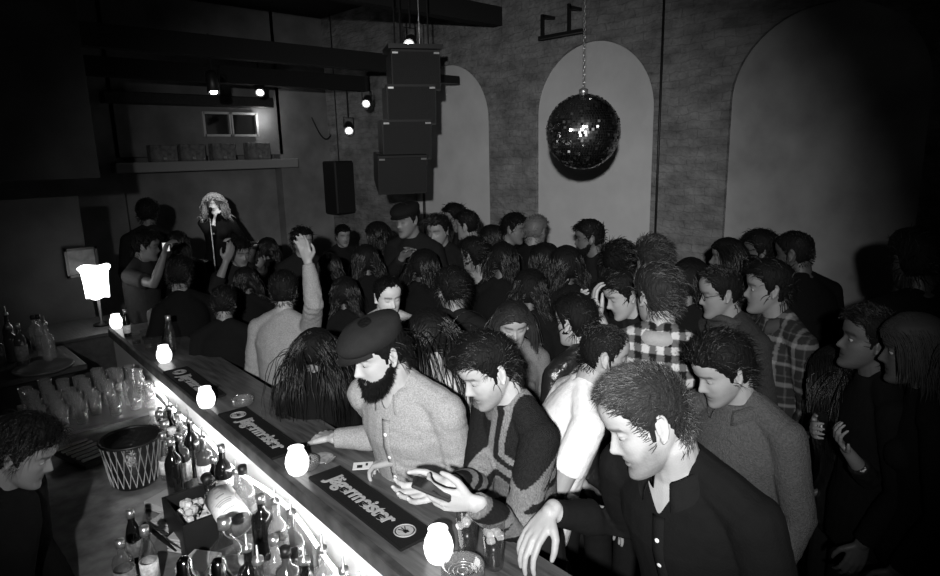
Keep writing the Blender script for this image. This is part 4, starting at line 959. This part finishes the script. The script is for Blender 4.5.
# rows of clean glasses at the far end of the well
sh = obj('glass_shelf', MB().box((0, 0, 0), (.62, .62, .02), BM, .004), STEEL, None, loc=bar(2.52, -.33, .93)); tag(sh, 'raised steel shelf behind the bar crowded with clean glasses', 'shelf')
mb = MB()
for sx in (-1, 1):
    for sy in (-1, 1): mb.box(BM @ np.array([sx*.28, sy*.28, -.075]), (.02, .02, .13), BM)
obj('legs', mb, STEEL, sh)
rows_ = ['front', 'second', 'third', 'fourth', 'fifth', 'sixth']; cols_ = ['leftmost', 'second from the left', 'third from the left', 'fourth from the left', 'fifth from the left', 'sixth from the left', 'rightmost']
for r in range(6):
    for c in range(7):
        if (r*7+c) in (3, 11, 19, 26, 30): continue
        p = bar(2.29+r*.092+rng.uniform(-.012, .012), -.585+c*.085+rng.uniform(-.008, .008), .941)
        tumbler(p, 'clean empty tumbler on the steel shelf, %s row, %s' % (rows_[r], cols_[c]), .115 if (r+c) % 3 else .135, .034, 0, 'clean tumblers on the glass shelf', False, None, WASHED)
# stacked napkins and odd bits in the near well
NAP = mat('grey_napkin', v=.5, rough=.95, bump=.3, bscale=90)
for i, (x, y, hh, a) in enumerate([(165, 505, .035, .5), (172, 527, .05, .6), (190, 545, .06, .6), (200, 572, .05, .65)]):
    mb = MB()
    for k in range(5): mb.box((0, 0, hh*(k+.5)/5), (.115, .115, hh/5*.8), rot('Z', rng.uniform(-6, 6)), .002)
    o = obj('napkin_stack', mb, NAP, None, loc=at_z(x, y, WZ+.001), rz=a+ANG); tag(o, 'stack of grey paper napkins in the well, ' + ['furthest from the camera', 'under the black knife', 'between the knife and the nearest stack', 'nearest the camera'][i], 'napkins', 'napkin stacks')
a, b_ = at_z(145, 524, WZ+.08), at_z(176, 551, WZ+.08)
o = obj('bar_knife', MB().tube([a-a, (b_-a)*.45, (b_-a)*.5, (b_-a)], [(.009, .009), (.009, .008), (.011, .003), (.004, .002)], 8), DARKM, None, True, loc=a); tag(o, 'black-handled bar knife lying across the napkins', 'knife')
for i, (x, y, kd, m, l, s) in enumerate([(232, 590, 'round', GLASS, LABEL, 1.15), (152, 585, 'beer', GLASS, LABEL, 1.0), (137, 560, 'beer', DGLASS, LABELG, .9), (168, 478, 'beer', GLASS, LABEL, 1.0), (178, 500, 'wine', DGLASS, None, .95), (128, 596, 'liquor', GLASS, LABELG, .8), (196, 470, 'wine', DGLASS, LABELG, .8)]):
    p = at_z(x, y, WZ); bottle(kd, p, ['stout clear bottle with a rounded pale label, nearest the camera left of the third row', 'small clear bottle with pale label beside the nearest napkins', 'small dark bottle with grey label left of the napkins', 'small clear bottle with pale label right of the wire bucket', 'tall black bottle between the wire bucket and ice bin', 'small clear bottle at the bottom edge beside the bartender', 'black bottle just beyond the slanted white-labelled bottle'][i], m, STEEL, l, s)
# paper stack and slatted drainer
st = empty('drain_rack', at_z(86, 458, WZ), ANG+.3); tag(st, 'slatted drainer with pale bars left of the wire bucket', 'drainer')
fr = MB(); fr.box((0, 0, .02), (.16, .30, .03), None, .005); obj('tray', fr, DARKM, st)
for k in range(6): obj('slat', MB().box((0, -.12+k*.048, .045), (.15, .018, .012), None, .003), STEEL, st)
tr = obj('round_tray', MB().lathe([(.001, 0), (.15, 0), (.165, .015), (.16, .018), (.148, .006), (.001, .006)], (0, 0, 0), 36), mat('grey_tray', v=.10, rough=.35), None, True, loc=(.70, 4.55, 1.02)); tag(tr, 'grey round drinks tray on the dark side counter', 'tray')
# back counter and lamp
bc = empty('back_counter', (.15, 4.95, 0)); tag(bc, 'dark side counter behind the bartender with bottles on it', 'counter')
obj('worktop', MB().box((.27, .0, .995), (1.0, .95, .04), None, .006), DWOOD, bc); obj('cabinet', MB().box((.24, .05, .49), (.95, .8, .97)), DARKM, bc)
pos = [(x, y) for y in (4.72, 4.90, 5.08) for x in (-.15, -.02, .12, .26, .38, .50, .62, .76)]
for i, (x, y) in enumerate(pos):
    m, mw = glm[i % 4]; r_ = ['front', 'middle', 'back'][i//8]; c_ = ['leftmost', 'second from left', 'third from left', 'fourth from left', 'fourth from right', 'third from right', 'second from right', 'rightmost'][i % 8]
    bottle(kinds[i % 7], (x+rng.uniform(-.02, .02), y, 1.016), '%s bottle on the dark side counter, %s row, %s' % (mw, r_, c_), m, DARKM if i % 2 else STEEL, None if i % 3 else LABELG, .9, i % 3 == 1, None, 0, 'bottles on the side counter')
lp = empty('table_lamp', at_y(98, 297, 5.35)); lz = lp.location.z; tag(lp, 'brightly glowing table lamp with a flared shade beyond the end of the bar', 'lamp')
LAMPM = mat('glowing_shade', v=.8, emit=5.0)
n = 40; a_ = np.linspace(0, 2*np.pi, n, endpoint=False); rs = []
for z, r in [(.0, .078), (.02, .080), (.12, .084), (.20, .092), (.225, .108), (.232, .112)]: rs.append(np.stack([np.cos(a_)*r, np.sin(a_)*r, z+.008*np.sin(a_*4)], 1))
mb = MB(); mb.rings(rs); obj('lamp_shade', mb, LAMPM, lp, True)
mb = MB().lathe([(.001, 1.045-lz), (.06, 1.045-lz), (.06, 1.06-lz), (.012, 1.07-lz), (.010, .0), (.001, .0)], (0, 0, 0), 18); obj('lamp_base', mb, DARKM, lp, True)
pc = empty('lamp_cabinet', (float(lp.location.x)-.1, 5.38, 0)); tag(pc, 'dark wooden cabinet beyond the bar under the glowing lamp', 'cabinet')
obj('body', MB().box((-.05, .0, .52), (.62, .55, 1.0), None, .005), DWOOD, pc); obj('top_board', MB().box((-.05, .0, 1.03), (.66, .6, .025), None, .004), DWOOD, pc)
p = at_y(82, 262, 5.76); pf = empty('picture_frame', p); tag(pf, 'small framed picture hanging on the partition above the lamp', 'picture')
fr = MB()
for s_ in (-1, 1): fr.box((s_*.105, 0, 0), (.02, .03, .23)); fr.box((0, 0, s_*.105), (.23, .03, .02))
obj('frame', fr, DARKM, pf); obj('picture', MB().box((0, .008, 0), (.20, .008, .20)), mat('grey_print', v=.10, rough=.5, mott=.6, mscale=14), pf)
# ------------------------------------------------------------------ mirror ball
MIR = mat('mirror_tiles', v=.9, rough=.2, metal=1.0); MIRD = mat('mirror_grout', v=.02, rough=.6)
bp_ = at_d(583, 132, 4.4); RB = .252
mbl = empty('mirror_ball', bp_); tag(mbl, 'large mirror ball hanging on a chain in front of the middle arch', 'mirror ball')
obj('core', MB().ball((0, 0, 0), RB*.975, None, 48, 30), MIRD, mbl, True)
tl = MB(); g = np.random.default_rng(2); nrow = 44
for i in range(nrow):
    th = (i+.5)/nrow*math.pi; nc = max(4, int(2*nrow*math.sin(th)))
    for j in range(nc):
        phi = (j+.5*(i % 2)*0)/nc*2*math.pi+.02*i; nn = np.array([math.sin(th)*math.cos(phi), math.sin(th)*math.sin(phi), math.cos(th)])
        u = np.array([-math.sin(phi), math.cos(phi), 0]); w = np.cross(nn, u); nj = nrm(nn+g.normal(size=3)*(.30 if g.random() < .3 else .05)); u = nrm(u-nj*np.dot(u, nj)); w = np.cross(nj, u)
        h = RB*math.pi/nrow/2*.9; c = nn*RB; tl.add([c-u*h-w*h, c+u*h-w*h, c+u*h+w*h, c-u*h+w*h], [(0, 1, 2, 3)])
obj('mirror_tiles', tl, MIR, mbl)
ch = MB(); z = RB
ch.lathe([(.001, RB-.005), (.03, RB-.005), (.03, RB+.03), (.008, RB+.04), (.001, RB+.04)], (0, 0, 0), 14)
k = 0; z = RB+.04
while bp_[2]+z < CZ:
    M_ = rot('Z', 90*(k % 2)); ch.tube([M_ @ np.array([.007*math.cos(q), 0, z+.014+.014*math.sin(q)]) for q in np.linspace(0, 6.283, 11)], [.0022]*11, 5, round_ends=False); z += .024; k += 1
obj('chain', ch, STEEL, mbl, True)
# ------------------------------------------------------------------ loudspeakers, stage lights
GR = mat('speaker_grille', v=.006, rough=.7, bump=.5, bscale=200); SPK = mat('speaker_box', v=.006, rough=.6)
def frustum(mb, c, w, d, h, M, taper=.75):
    v = []
    for z in (-1, 1):
        for x, y in ((-1, -1), (1, -1), (1, 1), (-1, 1)): v.append([x*w/2, y*d/2, z*h/2*(1 if y < 0 else taper)])
    return mb.add(np.array(v) @ M.T+c, [(3, 2, 1, 0), (4, 5, 6, 7), (0, 1, 5, 4), (1, 2, 6, 5), (2, 3, 7, 6), (3, 0, 4, 7)])
top = at_d(413, 72, 6.0); bot = at_d(400, 170, 6.0); yw = yaw_for(top, 10)
fly = None
for i in range(4):
    f_ = (i)/3.0; c = top*(1-f_)+bot*f_; M_ = rot('Z', math.degrees(yw)+180) @ rot('X', [2, 5, 9, 14][i])
    e = empty('line_array_speaker', c); tag(e, 'black loudspeaker cabinet in the hanging column left of the arches, ' + ['topmost', 'second from the top', 'second from the bottom', 'bottommost'][i], 'loudspeaker', 'hanging column of loudspeakers')
    obj('cabinet', frustum(MB(), np.zeros(3), .45, .34, .36, M_), SPK, e); obj('grille', MB().box(M_ @ np.array([0, -.176, 0]), (.43, .01, .32), M_), GR, e)
    for s_ in (-1, 1): obj('rigging_plate', MB().box(M_ @ np.array([s_*.19, -.183, .15]), (.05, .012, .015), M_), STEEL, e)
e = obj('rigging_frame', MB().box((0, 0, 0), (.5, .4, .04), rot('Z', math.degrees(yw))).tube([(-.2, 0, 0), (-.2, 0, CZ-top[2]-.2)], [.008]*2, 6).tube([(.2, 0, 0), (.2, 0, CZ-top[2]-.2)], [.008]*2, 6), DARKM, None, loc=top+np.array([0, 0, .2])); tag(e, 'black rigging frame holding up the column of loudspeakers', 'rigging')
p = at_y(346, 187, 8.55); e = empty('stage_speaker', (p[0]-.10, p[1], p[2])); tag(e, 'tall black loudspeaker hanging at the right of the stage', 'loudspeaker')
obj('cabinet', MB().box((0, 0, 0), (.38, .36, .80), None, .02), SPK, e); obj('grille', MB().box((0, -.185, 0), (.34, .01, .74)), GR, e); obj('cable', MB().tube([(0, 0, .4), (0, 0, CZ-p[2])], [.008]*2, 6), DARKM, e)
BULB = mat('stage_lamp_lens', v=.8, emit=30.0)
def spot(px, py, y, label, aim=(-.3, -1, -.5), s=1.0, hang=.35):
    p = at_y(px, py, y); d = nrm(aim); e = empty('stage_light', p); tag(e, label, 'stage light', 'small lit stage lamps under the ceiling')
    M_ = np.array(Vector(d).to_track_quat('Z', 'Y').to_matrix())
    obj('can', MB().lathe([(.001, -.22*s), (.05*s, -.22*s), (.06*s, -.18*s), (.062*s, -.0), (.056*s, -.0), (.054*s, -.02*s), (.001, -.02*s)], (0, 0, 0), 18, M_), DARKM, e, True)
    obj('lens', MB().lathe([(.001, -.012*s), (.034*s, -.012*s), (.034*s, -.004*s), (.001, -.001)], (0, 0, 0), 18, M_), BULB, e, True)
    yk = MB().tube([-d*.12*s+np.array([-.075*s, 0, 0]), -d*.12*s+np.array([-.075*s, 0, .13*s]), -d*.12*s+np.array([.075*s, 0, .13*s]), -d*.12*s+np.array([.075*s, 0, 0])], [.006]*4, 6); yk.tube([-d*.12*s+np.array([0, 0, .13*s]), -d*.12*s+np.array([0, 0, hang])], [.01]*2, 6); obj('yoke', yk, DARKM, e)
    return e
def toward(px, py, y): return nrm(CP-at_y(px, py, y))
spot(409, 45, 5.1, 'lit stage lamp above the hanging loudspeaker column', toward(409, 45, 5.1)+np.array([-.2, 0, -.3]), 1.0, .5)
spot(401, 90, 5.0, 'lit stage lamp in front of the hanging loudspeaker column', toward(401, 90, 5.0)+np.array([-.2, .0, -.3]), 1.0, .9)
spot(366, 104, 6.6, 'lit stage lamp just left of the hanging loudspeaker column', toward(366, 104, 6.6)+np.array([-.2, 0, -.4]), .9)
spot(349, 131, 7.9, 'lit stage lamp above the tall stage loudspeaker', toward(349, 131, 7.9)+np.array([0, 0, -.4]), 1.1, .7)
spot(214, 93, 6.6, 'leftmost lit stage lamp, above the booth window', (-.1, -.35, -1.0), 1.0, .45)
sl = bpy.data.lights.new('stage_lamp_beam', 'SPOT'); so = bpy.data.objects.new('stage_lamp_beam', sl); COL.objects.link(so); so.location = Vector(at_y(214, 97, 6.3)); sl.energy = 110; sl.spot_size = R(22); sl.spot_blend = .5; sl.shadow_soft_size = .04
so.rotation_euler = (Vector(sg.loc+np.array([0, 0, 1.45]))-so.location).to_track_quat('-Z', 'Y').to_euler()
spot(260, 93, 7.9, 'lit stage lamp above the right edge of the booth window', toward(260, 93, 7.9)+np.array([0, 0, -.6]), 1.0, .3)
# loop cable hoop, wall bracket, conduit
e = obj('cable_coil', MB().tube([(0, 0, .10), (0, 0, CZ-at_y(421, 86, 5.2)[2])], [.006]*2, 6).tube([(.10*math.cos(q), 0, .10*math.sin(q)) for q in np.linspace(0, 6.283, 29)], [.006]*29, 6, round_ends=False), STEEL, None, True, loc=at_y(421, 86, 5.2)); tag(e, 'ring of cable hanging beside a stage lamp on the loudspeaker column', 'cable')
e = obj('wall_bracket', MB().box((-.2, 0, 0), (.5, .06, .09), None, .005), DARKM, None, loc=at_x(455, 80, 5.38)); tag(e, 'short black bracket arm sticking out of the arched wall', 'bracket')
e = empty('ceiling_bracket', at_x(561, 28, 5.4)); tag(e, 'black metal bracket on the wall above the middle arch', 'bracket')
mb = MB().box((0, 0, -.06), (.06, .55, .03)); mb.box((0, .24, .05), (.03, .03, .22)); mb.box((0, -.1, .08), (.03, .03, .26)); mb.box((.09, .24, .15), (.2, .03, .03)); mb.box((.09, -.1, .18), (.2, .03, .03)); obj('bracket_arm', mb, DARKM, e)
p0 = at_x(656.5, 200, 5.585); o = obj('wall_conduit', MB().tube([(p0[0], p0[1], .3), (p0[0], p0[1], CZ)], [.012]*2, 8, round_ends=False), DARKM, None, True); tag(o, 'thin dark conduit running down the pier right of the middle arch', 'pipe')
p0 = at_x(424, 200, 5.58); o = obj('wall_conduit', MB().tube([(p0[0], p0[1], .3), (p0[0], p0[1], 2.25)], [.018]*2, 8, round_ends=False), DARKM, None, True); tag(o, 'dark pipe rising up the left arch beside the loudspeaker column', 'pipe')
# glasses on a wall ledge
lg = at_x(661, 271, 5.42); o = obj('drink_ledge', MB().box((.08, 0, -.02), (.2, .8, .03)), DWOOD, None, loc=lg); tag(o, 'narrow wooden drink ledge on the pier behind the crowd', 'ledge')
for i, dy in enumerate((.10, .03, -.05)):
    bottle('beer', lg+np.array([.02, dy, -.004]), ['left', 'middle', 'right'][i]+' bottle of the three on the wall ledge', GLASS, STEEL, LABEL if i == 1 else None, .95, False, None, 0, 'bottles on the wall ledge')
# ledge boxes beneath the booth window
BOXM = mat('grey_case', v=.16, rough=.8, bump=.6, bscale=30, mott=.5, mscale=18)
for i, (x0, x1, y0, y1) in enumerate([(150, 175, 142, 159), (180, 203, 142, 159), (212, 233, 141, 158), (247, 268, 141, 158)]):
    a = at_y(x0, y1, 8.86); b_ = at_y(x1, y0, 8.86); o = obj('equipment_case', MB().box((0, 0, (b_[2]-a[2])/2), (b_[0]-a[0], .16, b_[2]-a[2]), None, .01), BOXM, None, loc=((a[0]+b_[0])/2, 8.88, 2.236)); tag(o, 'grey case on the ledge above the stage, ' + ['leftmost', 'second from the left', 'third from the left, under the window', 'rightmost'][i], 'case', 'cases on the ledge')
    obj('latch', MB().box((0, -.085, .04), (.04, .012, .03)), STEEL, o)
# microphone stand, cymbals, drum
p = at_y(212, 212, 7.15); ms = empty('microphone_stand', (p[0]-.05, 7.1, .2)); tag(ms, 'thin microphone stand in front of the long-haired singer', 'microphone stand')
hz = 1.42; obj('pole', MB().tube([(0, 0, .0), (0, 0, hz)], [.010, .008], 8), STEEL, ms, True); obj('base', MB().lathe([(.001, 0), (.13, 0), (.13, .015), (.001, .03)], (0, 0, 0), 20), DARKM, ms, True)
mc = obj('microphone', MB().tube([(0, -.0, hz), (0, -.03, hz+.07), (0, -.04, hz+.10)], [.010, .014, .022], 10), DARKM, None, True, loc=ms.location); tag(mc, 'microphone at the singer\'s mouth', 'microphone')
for i, (x, y) in enumerate([(190, 262), (258, 243)]):
    q = at_y(x, y, 6.75); e = empty('cymbal_stand', (q[0], q[1], 0)); tag(e, ['cymbal on a stand left of the singer', 'cymbal on a stand right of the singer'][i], 'cymbal', 'cymbals by the stage')
    obj('cymbal', MB().lathe([(.001, q[2]+.02), (.03, q[2]+.018), (.18, q[2]), (.18, q[2]-.002), (.03, q[2]+.014), (.001, q[2]+.015)], (0, 0, 0), 30, rot('X', 0)), mat('cymbal_metal', v=.6, rough=.25, metal=1), e, True)
    obj('pole', MB().tube([(0, 0, 0), (0, 0, q[2]+.03)], [.01]*2, 6), STEEL, e)

# odds and ends in the dark
e = empty('mobile_phone', at_d(166, 247, 4.95)); tag(e, 'small lit phone screen held up at the far left of the crowd', 'phone'); ry = np.array(Euler((R(80), 0, yaw_for(at_d(166, 247, 4.95), 0)+R(180))).to_matrix())
obj('phone_body', MB().box((0, 0, 0), (.055, .075, .009), ry, .003), DARKM, e); obj('screen', MB().box(ry @ np.array([0, 0, .0052]), (.048, .066, .001), ry), mat('lit_screen', v=.5, emit=.6), e); obj('rear_screen', MB().box(ry @ np.array([0, 0, -.0052]), (.048, .066, .001), ry), MATS['lit_screen'], e)
for i, (x0, y0, x1, y1) in enumerate([(312, 118, 338, 150), (338, 112, 356, 140)]):
    a, b_ = at_y(x0, y0, 8.93), at_y(x1, y0-4, 8.93); pts = [a*(1-t)+b_*t+np.array([0, 0, -.35*math.sin(math.pi*t)]) for t in np.linspace(0, 1, 15)]
    o = obj('hanging_cable', MB().tube([q-a for q in pts], [.012]*15, 6), DARKM, None, True, loc=a); tag(o, ['loop of dark cable hanging on the end wall right of the booth window', 'loop of dark cable above the tall stage loudspeaker'][i], 'cable')
# small things crowding the near well
JIG = mat('polished_metal', v=.8, rough=.12, metal=1.0)
for i, (t, o_) in enumerate([(.10, -.33), (.32, -.34), (.52, -.33), (.66, -.40), (.60, -.41), (.20, -.41)]):
    if i % 2: tumbler(in_well(t, o_), 'small glass among the well bottles, ' + ['', 'third from the near end', '', 'left of the middle', '', 'closest to the camera'][i], .09, .032, .04, 'small glasses in the well', True, LABEL if False else None)
    else:
        q = obj('cocktail_shaker', MB().lathe([(.001, 0), (.030, 0), (.042, .14), (.040, .15), (.026, .18), (.024, .21), (.012, .225), (.001, .226)], (0, 0, 0), 22), JIG, None, True, loc=in_well(t, o_)); tag(q, 'polished metal cocktail shaker in the well, ' + ['nearest the camera', '', 'in the middle', '', 'furthest from the camera'][i], 'shaker', 'metal shakers in the well')
